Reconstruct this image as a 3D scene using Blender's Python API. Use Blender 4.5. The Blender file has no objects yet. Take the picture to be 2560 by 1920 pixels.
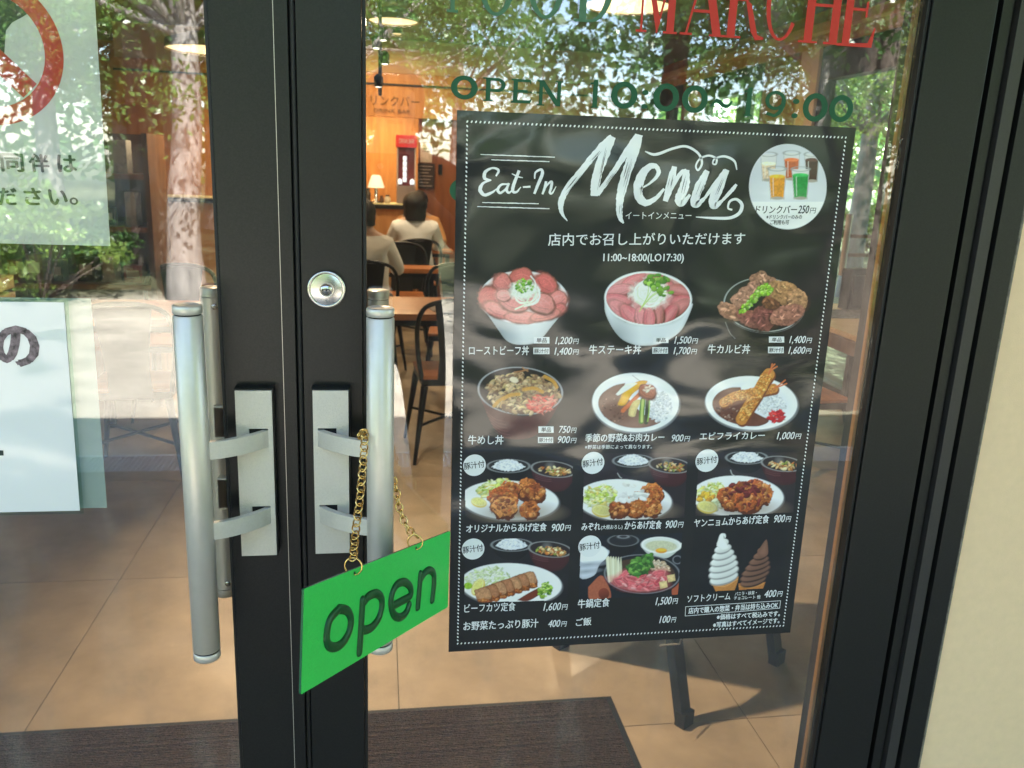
import bpy, bmesh, math, random
import numpy as np
from mathutils import Vector, Matrix
PI = math.pi
R = math.radians
C = bpy.context.scene.collection
SC = bpy.context.scene

# ------------------------------------------------------------ camera, sky, sun, exposure
FPX = 2077.34
YAW, PITCH, ROLL = 0.162733, 0.251688, 0.041626
CAM = np.array([-0.40445, -1.19995, 1.50083])
_f = np.array([math.sin(YAW)*math.cos(PITCH), math.cos(YAW)*math.cos(PITCH), -math.sin(PITCH)])
_r = np.array([math.cos(YAW), -math.sin(YAW), 0.0])
_u = np.cross(_r, _f)
RT = math.cos(ROLL)*_r + math.sin(ROLL)*_u
UP = -math.sin(ROLL)*_r + math.cos(ROLL)*_u
FW = _f
cd = bpy.data.cameras.new('camera'); co = bpy.data.objects.new('camera', cd); C.objects.link(co)
cd.sensor_width = 36.0; cd.lens = FPX/2560*36; cd.clip_start = 0.02; cd.clip_end = 500
cd.dof.use_dof = True; cd.dof.focus_distance = 1.22; cd.dof.aperture_fstop = 10.0
M = Matrix(((RT[0], UP[0], -FW[0], CAM[0]), (RT[1], UP[1], -FW[1], CAM[1]), (RT[2], UP[2], -FW[2], CAM[2]), (0, 0, 0, 1)))
co.matrix_world = M
SC.camera = co
SUN_EL, SUN_AZ = R(47), R(22)          # azimuth from +Y towards +X
w = bpy.data.worlds.new('World'); SC.world = w; w.use_nodes = True
nt = w.node_tree; bg = nt.nodes['Background']; sky = nt.nodes.new('ShaderNodeTexSky')
sky.sky_type = 'NISHITA'; sky.sun_disc = False; sky.sun_elevation = SUN_EL; sky.sun_rotation = SUN_AZ
nt.links.new(sky.outputs[0], bg.inputs[0]); bg.inputs[1].default_value = 0.135
sl = bpy.data.lights.new('sun', 'SUN'); sl.energy = 5.0; sl.angle = R(0.5); sl.color = (1, 0.965, 0.90)
so = bpy.data.objects.new('sun', sl); C.objects.link(so)
sd = Vector((math.sin(SUN_AZ)*math.cos(SUN_EL), math.cos(SUN_AZ)*math.cos(SUN_EL), math.sin(SUN_EL)))
so.rotation_euler = sd.to_track_quat('Z', 'Y').to_euler(); so.location = (0, 0, 30)
SC.view_settings.view_transform = 'Standard'; SC.view_settings.look = 'None'
SC.view_settings.gamma = 1; SC.view_settings.use_curve_mapping = False
SC.view_settings.exposure = 3.28
SC.render.engine = 'CYCLES'
SC.cycles.max_bounces = 8; SC.cycles.transparent_max_bounces = 24; SC.cycles.glossy_bounces = 4
SC.cycles.sample_clamp_indirect = 3.0
SC.cycles.use_denoising = True

S = 2560/2212.0
def at(px, py, ax='y', v=0.0):
    """a point of the place: where the sight line through (px,py) meets the plane ax=v"""
    d = (px*S-1280)/FPX*RT - (py*S-960)/FPX*UP + FW
    i = 'xyz'.index(ax); t = (v-CAM[i])/d[i]
    return CAM + t*d

# ------------------------------------------------------------ helpers
def tag(o, label=None, cat=None, group=None, kind=None):
    if label: o['label'] = label
    if cat: o['category'] = cat
    if group: o['group'] = group
    if kind: o['kind'] = kind
    return o
def empty(name, loc=(0, 0, 0), rz=0.0, label=None, cat=None, group=None):
    o = bpy.data.objects.new(name, None); C.objects.link(o); o.location = loc; o.rotation_euler = (0, 0, rz)
    o.empty_display_size = 0.05
    return tag(o, label, cat, group)
def srgb(r, g, b, k=1.0):
    f = lambda c: ((c/255/12.92) if c <= 10.3 else ((c/255+0.055)/1.055)**2.4)
    return (f(r)*k, f(g)*k, f(b)*k, 1.0)
def mat(name, col, rough=0.5, metal=0.0, noise=0.0, nscale=20.0, bump=0.0, bscale=60.0, spec=0.5, coat=0.0, emit=None, estr=0.0, stretch=None, rvar=0.0):
    m = bpy.data.materials.new(name); m.use_nodes = True; n = m.node_tree; p = n.nodes['Principled BSDF']
    if len(col) == 3: col = (*col, 1)
    p.inputs['Base Color'].default_value = col; p.inputs['Roughness'].default_value = rough
    p.inputs['Metallic'].default_value = metal; p.inputs['Specular IOR Level'].default_value = spec
    p.inputs['Coat Weight'].default_value = coat; p.inputs['Coat Roughness'].default_value = 0.08
    if emit: p.inputs['Emission Color'].default_value = (*emit[:3], 1); p.inputs['Emission Strength'].default_value = estr
    if noise or bump or rvar:
        tc = n.nodes.new('ShaderNodeTexCoord'); mp = n.nodes.new('ShaderNodeMapping')
        n.links.new(tc.outputs['Object'], mp.inputs[0])
        if stretch: mp.inputs['Scale'].default_value = stretch
    if noise:
        nz = n.nodes.new('ShaderNodeTexNoise'); nz.inputs['Scale'].default_value = nscale; nz.inputs['Detail'].default_value = 6
        nz.inputs['Roughness'].default_value = 0.6
        n.links.new(mp.outputs[0], nz.inputs['Vector'])
        cr = n.nodes.new('ShaderNodeValToRGB')
        cr.color_ramp.elements[0].position = 0.3; cr.color_ramp.elements[1].position = 0.7
        cr.color_ramp.elements[0].color = tuple(max(0, c*(1-noise)) for c in col[:3])+(1,)
        cr.color_ramp.elements[1].color = tuple(min(1, c*(1+noise)) for c in col[:3])+(1,)
        n.links.new(nz.outputs['Fac'], cr.inputs[0]); n.links.new(cr.outputs[0], p.inputs['Base Color'])
    if rvar:
        nr = n.nodes.new('ShaderNodeTexNoise'); nr.inputs['Scale'].default_value = nscale*0.7
        n.links.new(mp.outputs[0], nr.inputs['Vector'])
        mr = n.nodes.new('ShaderNodeMapRange'); mr.inputs[3].default_value = max(0, rough-rvar); mr.inputs[4].default_value = min(1, rough+rvar)
        n.links.new(nr.outputs['Fac'], mr.inputs[0]); n.links.new(mr.outputs[0], p.inputs['Roughness'])
    if bump:
        nb = n.nodes.new('ShaderNodeTexNoise'); nb.inputs['Scale'].default_value = bscale; nb.inputs['Detail'].default_value = 4
        n.links.new(mp.outputs[0], nb.inputs['Vector'])
        bp = n.nodes.new('ShaderNodeBump'); bp.inputs['Strength'].default_value = bump; bp.inputs['Distance'].default_value = 0.01
        n.links.new(nb.outputs['Fac'], bp.inputs['Height']); n.links.new(bp.outputs[0], p.inputs['Normal'])
    return m
def wood(name, c1, c2, rough=0.45, scale=6.0, axis=(1, 12, 12), coat=0.1):
    m = bpy.data.materials.new(name); m.use_nodes = True; n = m.node_tree; p = n.nodes['Principled BSDF']
    tc = n.nodes.new('ShaderNodeTexCoord'); mp = n.nodes.new('ShaderNodeMapping'); mp.inputs['Scale'].default_value = axis
    nz = n.nodes.new('ShaderNodeTexNoise'); nz.inputs['Scale'].default_value = scale; nz.inputs['Detail'].default_value = 8; nz.inputs['Distortion'].default_value = 0.6
    cr = n.nodes.new('ShaderNodeValToRGB'); cr.color_ramp.elements[0].position = 0.32; cr.color_ramp.elements[1].position = 0.68
    cr.color_ramp.elements[0].color = (*c1[:3], 1); cr.color_ramp.elements[1].color = (*c2[:3], 1)
    n.links.new(tc.outputs['Object'], mp.inputs[0]); n.links.new(mp.outputs[0], nz.inputs['Vector'])
    n.links.new(nz.outputs['Fac'], cr.inputs[0]); n.links.new(cr.outputs[0], p.inputs['Base Color'])
    p.inputs['Roughness'].default_value = rough; p.inputs['Coat Weight'].default_value = coat
    bp = n.nodes.new('ShaderNodeBump'); bp.inputs['Strength'].default_value = 0.15; bp.inputs['Distance'].default_value = 0.002
    n.links.new(nz.outputs['Fac'], bp.inputs['Height']); n.links.new(bp.outputs[0], p.inputs['Normal'])
    return m

def adopt(o, parent):
    """parent o; a parent marked as built in place keeps the child's coordinates those of the place"""
    o.parent = parent
    if parent.name in IN_PLACE: o.location = -sum((Vector(q.location) for q in chain(parent)), Vector())
    IN_PLACE.add(o.name) if parent.name in IN_PLACE else None
    return o
IN_PLACE = set()
def chain(p):
    out = []
    while p: out.append(p); p = p.parent
    return out
def in_place(e): IN_PLACE.add(e.name); return e

class MB:
    """collects boxes, tubes and lathes; build() links them as one mesh object"""
    def __init__(s): s.v = []; s.f = []; s.sm = []
    def add(s, vs, fs, smooth=False):
        o = len(s.v); s.v += [tuple(map(float, v)) for v in vs]; s.f += [tuple(i+o for i in f) for f in fs]; s.sm += [smooth]*len(fs); return s
    def box(s, x0, x1, y0, y1, z0, z1, b=0.0):
        if b <= 0:
            vs = [(x, y, z) for z in (z0, z1) for y in (y0, y1) for x in (x0, x1)]
            return s.add(vs, [(0, 2, 3, 1), (4, 5, 7, 6), (0, 1, 5, 4), (2, 6, 7, 3), (0, 4, 6, 2), (1, 3, 7, 5)])
        bm = bmesh.new(); bmesh.ops.create_cube(bm, size=1)
        for v in bm.verts: v.co = ((x0+x1)/2+v.co.x*(x1-x0), (y0+y1)/2+v.co.y*(y1-y0), (z0+z1)/2+v.co.z*(z1-z0))
        bmesh.ops.bevel(bm, geom=bm.edges[:], offset=b, segments=2, affect='EDGES', profile=0.6)
        bm.verts.index_update(); s.add([v.co for v in bm.verts], [[v.index for v in f.verts] for f in bm.faces]); bm.free(); return s
    def tube(s, pts, r, seg=10, closed=False, cap=True, flat=None):
        P = [Vector(p) for p in pts]; n = len(P); rs = r if isinstance(r, (list, tuple)) else [r]*n
        ring = []; prev = None
        for i in range(n):
            if closed: t = P[(i+1) % n]-P[i-1]
            else: t = P[min(i+1, n-1)]-P[max(i-1, 0)]
            t.normalize()
            if prev is None:
                a = Vector((0, 0, 1)) if abs(t.z) < 0.9 else Vector((1, 0, 0)); u = t.cross(a).normalized()
            else: u = (prev-t*prev.dot(t)).normalized()
            prev = u; v = t.cross(u); fl = flat or (1, 1)
            ring.append([P[i]+rs[i]*(math.cos(2*PI*k/seg)*u*fl[0]+math.sin(2*PI*k/seg)*v*fl[1]) for k in range(seg)])
        vs = [q for rg in ring for q in rg]; fs = []
        for i in range(n if closed else n-1):
            j = (i+1) % n
            for k in range(seg):
                l = (k+1) % seg; fs.append((i*seg+k, i*seg+l, j*seg+l, j*seg+k))
        s.add(vs, fs, True)
        if cap and not closed:
            s.add(ring[0], [tuple(range(seg))[::-1]]); s.add(ring[-1], [tuple(range(seg))])
        return s
    def lathe(s, prof, cx=0, cy=0, cz=0, seg=24, ax='z', smooth=True):
        vs = []
        for (r, h) in prof:
            for k in range(seg):
                a = 2*PI*k/seg; c, d = r*math.cos(a), r*math.sin(a)
                vs.append((cx+c, cy+d, cz+h) if ax == 'z' else (cx+c, cy+h, cz+d) if ax == 'y' else (cx+h, cy+c, cz+d))
        fs = [(i*seg+k, i*seg+(k+1) % seg, (i+1)*seg+(k+1) % seg, (i+1)*seg+k) for i in range(len(prof)-1) for k in range(seg)]
        return s.add(vs, fs, smooth)
    def prism(s, poly, y0, y1):
        """polygon in x,z pushed from y0 to y1"""
        n = len(poly); vs = [(x, y0, z) for x, z in poly]+[(x, y1, z) for x, z in poly]
        return s.add(vs, [tuple(range(n)), tuple(range(2*n-1, n-1, -1))]+[(i, i+n, (i+1) % n+n, (i+1) % n) for i in range(n)])
    def xf(s, m):
        s.v = [tuple(m @ Vector(v)) for v in s.v]; return s
    def build(s, name, m, parent=None):
        me = bpy.data.meshes.new(name); me.from_pydata(s.v, [], s.f); me.update()
        me.polygons.foreach_set('use_smooth', s.sm)
        o = bpy.data.objects.new(name, me); C.objects.link(o)
        if m: me.materials.append(m)
        if parent: adopt(o, parent)
        return o
def structure(name, mb, m, label=None):
    return tag(mb.build(name, m), label, kind='structure')
def copy_tree(o, parent=None):
    c = o.copy(); C.objects.link(c)
    if parent: c.parent = parent
    for ch in list(o.children): copy_tree(ch, c)
    return c
def clamp_label(o, label): o['label'] = label; return o

# ------------------------------------------------------------ materials
def glass_mat(name='door_glass', k0=0.115, tint=(0.955, 0.965, 0.95), dirt=True, power=5.0):
    m = bpy.data.materials.new(name); m.use_nodes = True; n = m.node_tree; n.nodes.clear()
    out = n.nodes.new('ShaderNodeOutputMaterial'); mix = n.nodes.new('ShaderNodeMixShader')
    tr = n.nodes.new('ShaderNodeBsdfTransparent'); tr.inputs[0].default_value = (*tint, 1)
    gl = n.nodes.new('ShaderNodeBsdfGlossy'); gl.inputs['Roughness'].default_value = 0.0
    g = n.nodes.new('ShaderNodeNewGeometry'); dt = n.nodes.new('ShaderNodeVectorMath'); dt.operation = 'DOT_PRODUCT'
    n.links.new(g.outputs['Incoming'], dt.inputs[0]); n.links.new(g.outputs['Normal'], dt.inputs[1])
    def mth(op, a, b):
        q = n.nodes.new('ShaderNodeMath'); q.operation = op
        for i, v in enumerate((a, b)):
            if v is None: continue
            if isinstance(v, (int, float)): q.inputs[i].default_value = v
            else: n.links.new(v, q.inputs[i])
        return q.outputs[0]
    x = mth('POWER', mth('SUBTRACT', 1.0, mth('ABSOLUTE', dt.outputs['Value'], None)), 5.0)
    n.links.new(mth('ADD', mth('MULTIPLY', x, 1-k0), k0), mix.inputs[0])
    n.links.new(tr.outputs[0], mix.inputs[1]); n.links.new(gl.outputs[0], mix.inputs[2])
    last = mix.outputs[0]
    if dirt:      # a thin film of dust and finger smears
        tc = n.nodes.new('ShaderNodeTexCoord'); mp = n.nodes.new('ShaderNodeMapping'); mp.inputs['Scale'].default_value = (1, 1, 0.35)
        nz = n.nodes.new('ShaderNodeTexNoise'); nz.inputs['Scale'].default_value = 9; nz.inputs['Detail'].default_value = 9; nz.inputs['Roughness'].default_value = 0.7
        n.links.new(tc.outputs['Object'], mp.inputs[0]); n.links.new(mp.outputs[0], nz.inputs['Vector'])
        r2 = n.nodes.new('ShaderNodeMapRange'); r2.inputs[1].default_value = 0.5; r2.inputs[2].default_value = 0.85; r2.inputs[3].default_value = 0.006; r2.inputs[4].default_value = 0.11
        n.links.new(nz.outputs['Fac'], r2.inputs[0])
        df = n.nodes.new('ShaderNodeBsdfDiffuse'); df.inputs[0].default_value = (0.6, 0.6, 0.57, 1)
        m2 = n.nodes.new('ShaderNodeMixShader'); n.links.new(r2.outputs[0], m2.inputs[0]); n.links.new(last, m2.inputs[1]); n.links.new(df.outputs[0], m2.inputs[2])
        last = m2.outputs[0]
    n.links.new(last, out.inputs[0])
    return m
G_DOOR = glass_mat()
G_WIN = glass_mat('window_glass', 0.05, (0.86, 0.95, 0.9), False)
BLACK_ALU = mat('black_anodised_aluminium', (0.009, 0.0088, 0.0085), 0.38, 0.0, spec=0.38, noise=0.45, nscale=420, bump=0.03, bscale=900, rvar=0.06)
BLACK_RUB = mat('black_rubber', (0.006, 0.006, 0.006), 0.55)
SILVER = mat('satin_aluminium', (0.64, 0.595, 0.53), 0.40, 0.55, noise=0.03, nscale=60, bump=0.03, bscale=900, rvar=0.04)
SILVER_L = mat('silver_lacquer', (0.64, 0.60, 0.535), 0.36, 0.30, noise=0.04, nscale=300, bump=0.25, bscale=800)
CHROME = mat('brushed_chrome', (0.62, 0.60, 0.57), 0.22, 1.0, bump=0.02, bscale=800)
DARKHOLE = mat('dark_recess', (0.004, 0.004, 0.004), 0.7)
GOLD = mat('brass_plated_chain', (0.83, 0.56, 0.20), 0.22, 1.0)
CREAM = mat('cream_wall_paint', (0.74, 0.535, 0.335), 0.75, noise=0.03, nscale=60, bump=0.10, bscale=520)
STEELBLK = mat('black_powder_coated_steel', (0.012, 0.012, 0.013), 0.38, 0.2)
W_ORANGE = wood('orange_varnished_wood', srgb(150, 88, 42), srgb(190, 118, 62), 0.35)
W_PALE = wood('pale_oak_top', srgb(214, 172, 118), srgb(236, 200, 150), 0.35)
W_WALL = wood('oak_veneer_wall', srgb(176, 120, 66), srgb(200, 146, 88), 0.5, 3.0, (6, 6, 0.7))
W_BROWN = wood('brown_wood', srgb(92, 62, 42), srgb(122, 84, 58), 0.5, 3.0, (8, 8, 0.6))
W_RED = wood('reddish_wood_panel', srgb(120, 66, 34), srgb(150, 88, 48), 0.5, 2.5, (5, 5, 0.6))
# ------------------------------------------------------------ flat print (lettering, pictures)
_cache = {}
def glyphs(s):
    """outline mesh of a word: vertices (n,2), faces"""
    if s in _cache: return _cache[s]
    cu = bpy.data.curves.new('t', 'FONT'); cu.body = s; cu.size = 1.0; cu.resolution_u = 3
    ob = bpy.data.objects.new('t', cu); C.objects.link(ob)
    me = bpy.data.meshes.new_from_object(ob, depsgraph=bpy.context.evaluated_depsgraph_get())
    vs = np.array([v.co[:2] for v in me.vertices]); fs = [tuple(p.vertices) for p in me.polygons]
    bpy.data.objects.remove(ob); bpy.data.curves.remove(cu); bpy.data.meshes.remove(me)
    _cache[s] = (vs, fs); return _cache[s]
def spline(pts, n=8):
    P = [np.array(p, float) for p in pts]; P = [2*P[0]-P[1]]+P+[2*P[-1]-P[-2]]; o = []
    for i in range(1, len(P)-2):
        for k in range(n):
            t = k/n
            o.append(0.5*((2*P[i])+(P[i+1]-P[i-1])*t+(2*P[i-1]-5*P[i]+4*P[i+1]-P[i+2])*t*t+(-P[i-1]+3*P[i]-3*P[i+1]+P[i+2])*t**3))
    o.append(P[-2]); return o
class Print:
    """flat ink on the plane y = Y (outdoor side is -y); layers go towards the viewer in steps of 0.05 mm"""
    def __init__(s, Y): s.Y = Y; s.v = []; s.f = []; s.l = 0
    def raw(s, pts, faces, layer=0):
        o = len(s.v); y = s.Y-0.00005*layer
        s.v += [(float(p[0]), y, float(p[1])) for p in pts]; s.f += [tuple(i+o for i in f) for f in faces]
    def p(s, px, py): a = at(px, py, 'y', s.Y); return np.array([a[0], a[2]])
    def poly(s, pts, layer=0):            # pts in picture pixels
        q = [s.p(*a) for a in pts]; s.raw(q, [tuple(range(len(q)))[::-1]], layer)
    def text(s, st, L, Rr, h, layer=1, shear=0.0, w=None):
        """string with its box from L (bottom left) to Rr (bottom right), h px high"""
        vs, fs = glyphs(st)
        if len(vs) == 0: return
        a, b = s.p(*L), s.p(*Rr); c = s.p(L[0], L[1]-h)
        mn, mx = vs.min(0), vs.max(0); ex = b-a; W = np.linalg.norm(ex); ex /= W; ez = np.array([-ex[1], ex[0]]); H = np.linalg.norm(c-a)
        n = (vs-mn)/(mx-mn); Wn = W-shear*H
        s.raw([a+ex*(x*Wn+shear*H*z)+ez*z*H for x, z in n], fs, layer)
        if w:                             # heavier strokes: the same outline shifted a little
            for dx in (-w, w): s.raw([a+ex*(x*Wn+shear*H*z+dx)+ez*z*H for x, z in n], fs, layer+1 if dx > 0 else layer+2)
            for dz in (-w*0.7, w*0.7): s.raw([a+ex*(x*Wn+shear*H*z)+ez*(z*H+dz) for x, z in n], fs, layer+3 if dz > 0 else layer+4)
    def ring(s, c, rx, rz, tx, tz, layer=0, n=40, a0=0.0, a1=2*PI):
        vs = []; fs = []
        m = n if a1-a0 > 6.28 else n+1
        for k in range(m):
            a = a0+(a1-a0)*k/n; vs += [(c[0]+rx*math.cos(a), c[1]+rz*math.sin(a)), (c[0]+(rx-tx)*math.cos(a), c[1]+(rz-tz)*math.sin(a))]
        for k in range(n):
            j = (k+1) % m; fs.append((2*k, 2*k+1, 2*j+1, 2*j))
        s.raw(vs, fs, layer)
    def disc(s, c, rx, rz=None, layer=0, n=28, ang=0.0):
        rz = rz or rx; ca, sa = math.cos(ang), math.sin(ang)
        s.raw([(c[0]+rx*math.cos(t)*ca-rz*math.sin(t)*sa, c[1]+rx*math.cos(t)*sa+rz*math.sin(t)*ca) for t in [2*PI*k/n for k in range(n)]], [tuple(range(n))[::-1]], layer)
    def brush(s, pts, widths, layer=0, n=8, rough=0.0, seed=1):
        """a tapering stroke; pts in picture pixels, widths in pixels"""
        rd = random.Random(seed); s.l += 1; layer = layer+s.l*0.12
        W = [np.array([w_]) for w_ in widths]; P = spline(pts, n); Wd = [float(max(0.3, x[0])) for x in spline(W, n)]
        a = []; b = []
        for i in range(len(P)):
            t = P[min(i+1, len(P)-1)]-P[max(i-1, 0)]; t = t/(np.linalg.norm(t)+1e-9); nn = np.array([-t[1], t[0]])
            a.append(s.p(*(P[i]+nn*Wd[i]/2*(1+rough*rd.uniform(-1, 1))))); b.append(s.p(*(P[i]-nn*Wd[i]/2*(1+rough*rd.uniform(-1, 1)))))
        vs = [q for z in zip(a, b) for q in z]
        s.raw(vs, [(2*i, 2*i+1, 2*i+3, 2*i+2) for i in range(len(P)-1)], layer)
        if rough == 0:
            for e, wv in ((P[0], Wd[0]), (P[-1], Wd[-1])):
                c0 = s.p(*e); r = np.linalg.norm(s.p(e[0]+wv/2, e[1])-c0); s.disc(c0, r, r, layer, 10)
    def build(s, name, m, parent=None):
        me = bpy.data.meshes.new(name); me.from_pydata(s.v, [], s.f); me.update()
        o = bpy.data.objects.new(name, me); C.objects.link(o); me.materials.append(m)
        if parent: adopt(o, parent)
        return o

# poster stock: laminated sheet, slightly wavy so that the forest shows in it as soft patches
def laminate(name, col=None, attr=False, wav=1.15, scale=4.5, rough=0.07, spec=0.5, coat=1.0):
    m = bpy.data.materials.new(name); m.use_nodes = True; n = m.node_tree; p = n.nodes['Principled BSDF']
    if attr:
        a = n.nodes.new('ShaderNodeAttribute'); a.attribute_name = 'ink'; n.links.new(a.outputs['Color'], p.inputs['Base Color'])
    else: p.inputs['Base Color'].default_value = (*col[:3], 1)
    p.inputs['Roughness'].default_value = 0.55; p.inputs['Specular IOR Level'].default_value = 0.3
    p.inputs['Coat Weight'].default_value = coat; p.inputs['Coat Roughness'].default_value = rough; p.inputs['Coat IOR'].default_value = 1.5
    g = n.nodes.new('ShaderNodeNewGeometry'); mp = n.nodes.new('ShaderNodeMapping'); mp.inputs['Scale'].default_value = (1, 1, 1.5)
    nz = n.nodes.new('ShaderNodeTexNoise'); nz.inputs['Scale'].default_value = scale; nz.inputs['Detail'].default_value = 1.5; nz.inputs['Distortion'].default_value = 0.4
    bp = n.nodes.new('ShaderNodeBump'); bp.inputs['Strength'].default_value = wav; bp.inputs['Distance'].default_value = 0.012
    n2 = n.nodes.new('ShaderNodeTexNoise'); n2.inputs['Scale'].default_value = 420
    b2 = n.nodes.new('ShaderNodeBump'); b2.inputs['Strength'].default_value = 0.12; b2.inputs['Distance'].default_value = 0.0004
    n.links.new(g.outputs['Position'], mp.inputs[0]); n.links.new(mp.outputs[0], nz.inputs['Vector']); n.links.new(g.outputs['Position'], n2.inputs['Vector'])
    n.links.new(nz.outputs['Fac'], bp.inputs['Height']); n.links.new(n2.outputs['Fac'], b2.inputs['Height']); n.links.new(bp.outputs[0], b2.inputs['Normal'])
    n.links.new(b2.outputs[0], p.inputs['Coat Normal'])
    return m
PO_BLACK = laminate('poster_black', (0.009, 0.009, 0.010)); PO_WHITE = laminate('poster_white_ink', (0.78, 0.79, 0.81)); PO_INK = laminate('poster_picture_ink', attr=True)

# ------------------------------------------------------------ printed pictures painted as ink values on a 1 mm grid
_rs = np.random.RandomState(7)
_N = _rs.rand(257, 257)
def vnoise(x, y):
    xi, yi = np.floor(x).astype(int), np.floor(y).astype(int); fx, fy = x-xi, y-yi
    fx = fx*fx*(3-2*fx); fy = fy*fy*(3-2*fy); g = lambda a, b: _N[a % 257, b % 257]
    return (g(xi, yi)*(1-fx)+g(xi+1, yi)*fx)*(1-fy)+(g(xi, yi+1)*(1-fx)+g(xi+1, yi+1)*fx)*fy
def fbm(x, y): return 0.55*vnoise(x, y)+0.3*vnoise(2.1*x+7, 2.1*y)+0.15*vnoise(4.3*x, 4.3*y+3)
def lin(c): c = np.array(c, float)/255; return np.where(c <= 0.04, c/12.92, ((c+0.055)/1.055)**2.4)
class Canvas:
    """paint in the units of an enlarged view with origin o (source pixels) and scale k"""
    def __init__(s, x0, x1, z0, z1, Y, step=0.001, bg=(0.009, 0.009, 0.010)):
        s.nx, s.nz = max(2, int((x1-x0)/step)), max(2, int((z1-z0)/step)); s.Y = Y
        s.x = np.linspace(x0, x1, s.nx); s.z = np.linspace(z0, z1, s.nz); X, Z = np.meshgrid(s.x, s.z); s.WX, s.WZ = X, Z
        D = np.stack([X-CAM[0], np.full_like(X, Y-CAM[1]), Z-CAM[2]], -1); t = D @ FW
        s.SX = 1280+FPX*(D @ RT)/t; s.SY = 960-FPX*(D @ UP)/t; s.c = np.empty(X.shape+(3,)); s.c[:] = bg; s.view((0, 0), 1)
        s.keep = np.ones(X.shape, bool)
    def view(s, o, k): s.X = (s.SX-o[0])*k; s.Yp = (s.SY-o[1])*k; s.k = k; s.px = k*1.8; return s
    def put(s, a, col, tex=0, ts=10.0, shade=None):
        a = np.clip(a, 0, 1)
        if s.clip is not None: a = a*s.clip
        col = lin(col)
        c = np.broadcast_to(col, s.c.shape).copy()
        if tex: c = c*(1+tex*2*(fbm(s.X/ts, s.Yp/ts)-0.5))[..., None]
        if shade is not None: c = c*shade[..., None]
        s.c = s.c*(1-a[..., None])+c*a[..., None]
    clip = None
    def edist(s, cx, cy, rx, ry, ang=0, warp=0, ws=30):
        a = R(ang); dx, dy = s.X-cx, s.Yp-cy; u = dx*math.cos(a)+dy*math.sin(a); v = -dx*math.sin(a)+dy*math.cos(a)
        r = np.sqrt((u/rx)**2+(v/ry)**2+1e-9)
        if warp: r = r+warp*2*(fbm(s.X/ws+cx, s.Yp/ws+cy)-0.5)
        return r, u, v
    def ell(s, cx, cy, rx, ry, col, ang=0, tex=0, ts=10.0, warp=0, ws=30, lit=0, soft=1.0, edge=None, ew=0.12):
        r, u, v = s.edist(cx, cy, rx, ry, ang, warp, ws); m = (1-r)*min(rx, ry)/s.px/soft+0.5
        sh = 1+lit*(-(v/ry)*0.8-(u/rx)*0.3) if lit else None
        if edge is not None: s.put(m, edge, tex, ts, sh); m = (1-ew-r)*min(rx, ry)/s.px/soft+0.5
        s.put(m, col, tex, ts, sh)
    def ringe(s, cx, cy, rx, ry, wd, col, ang=0, a=1.0):
        r, u, v = s.edist(cx, cy, rx, ry, ang); d = np.abs(r-1)*min(rx, ry); s.put((wd-d)/s.px*a+0.5*a if a == 1 else a*np.clip((wd-d)/s.px+0.5, 0, 1), col)
    def inpoly(s, pts):
        d = np.full(s.X.shape, 1e9); ins = np.zeros(s.X.shape, bool); n = len(pts)
        for i in range(n):
            (x1, y1), (x2, y2) = pts[i], pts[(i+1) % n]; ex, ey = x2-x1, y2-y1
            t = np.clip(((s.X-x1)*ex+(s.Yp-y1)*ey)/(ex*ex+ey*ey+1e-9), 0, 1); d = np.minimum(d, np.hypot(s.X-x1-t*ex, s.Yp-y1-t*ey))
            if y1 != y2:
                c = ((y1 > s.Yp) != (y2 > s.Yp)) & (s.X < (x2-x1)*(s.Yp-y1)/(y2-y1)+x1); ins ^= c
        return np.where(ins, d, -d)
    def poly(s, pts, col, tex=0, ts=10.0, curve=True, lit=None, warp=0, soft=1.0):
        if curve: pts = [tuple(q) for q in spline(list(pts)+[pts[0]], 4)][:-1]
        d = s.inpoly(pts)
        if warp: d = d+warp*2*(fbm(s.X/12, s.Yp/12)-0.5)
        sh = None
        if lit: sh = 1+lit*np.clip(1-d/25, 0, 1)*-1+lit*0.5
        s.put(d/s.px/soft+0.5, col, tex, ts, sh)
    def line(s, pts, wd, col, tex=0, a=1.0):
        P = spline(pts, 5) if len(pts) > 2 else [np.array(p, float) for p in pts]; d = np.full(s.X.shape, 1e9)
        for i in range(len(P)-1):
            (x1, y1), (x2, y2) = P[i], P[i+1]; ex, ey = x2-x1, y2-y1
            t = np.clip(((s.X-x1)*ex+(s.Yp-y1)*ey)/(ex*ex+ey*ey+1e-9), 0, 1); d = np.minimum(d, np.hypot(s.X-x1-t*ex, s.Yp-y1-t*ey))
        s.put(a*np.clip((wd/2-d)/s.px+0.5, 0, 1), col, tex)
    def blobs(s, inside, n, size, cols, seed=1, lit=0.35, asp=(0.45, 1.0), warp=0.15, edge=0.6):
        """crumbs, grains, leaves: many small lit lumps inside an ellipse (cx,cy,rx,ry,ang) drawn from the back to the front"""
        rd = random.Random(seed); cx, cy, rx, ry, an = inside; L = []
        for _ in range(n):
            a, q = rd.uniform(0, 2*PI), math.sqrt(rd.random()); u, v = q*rx*math.cos(a), q*ry*math.sin(a)
            L.append((cy+u*math.sin(R(an))+v*math.cos(R(an)), cx+u*math.cos(R(an))-v*math.sin(R(an))))
        L.sort()
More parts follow.
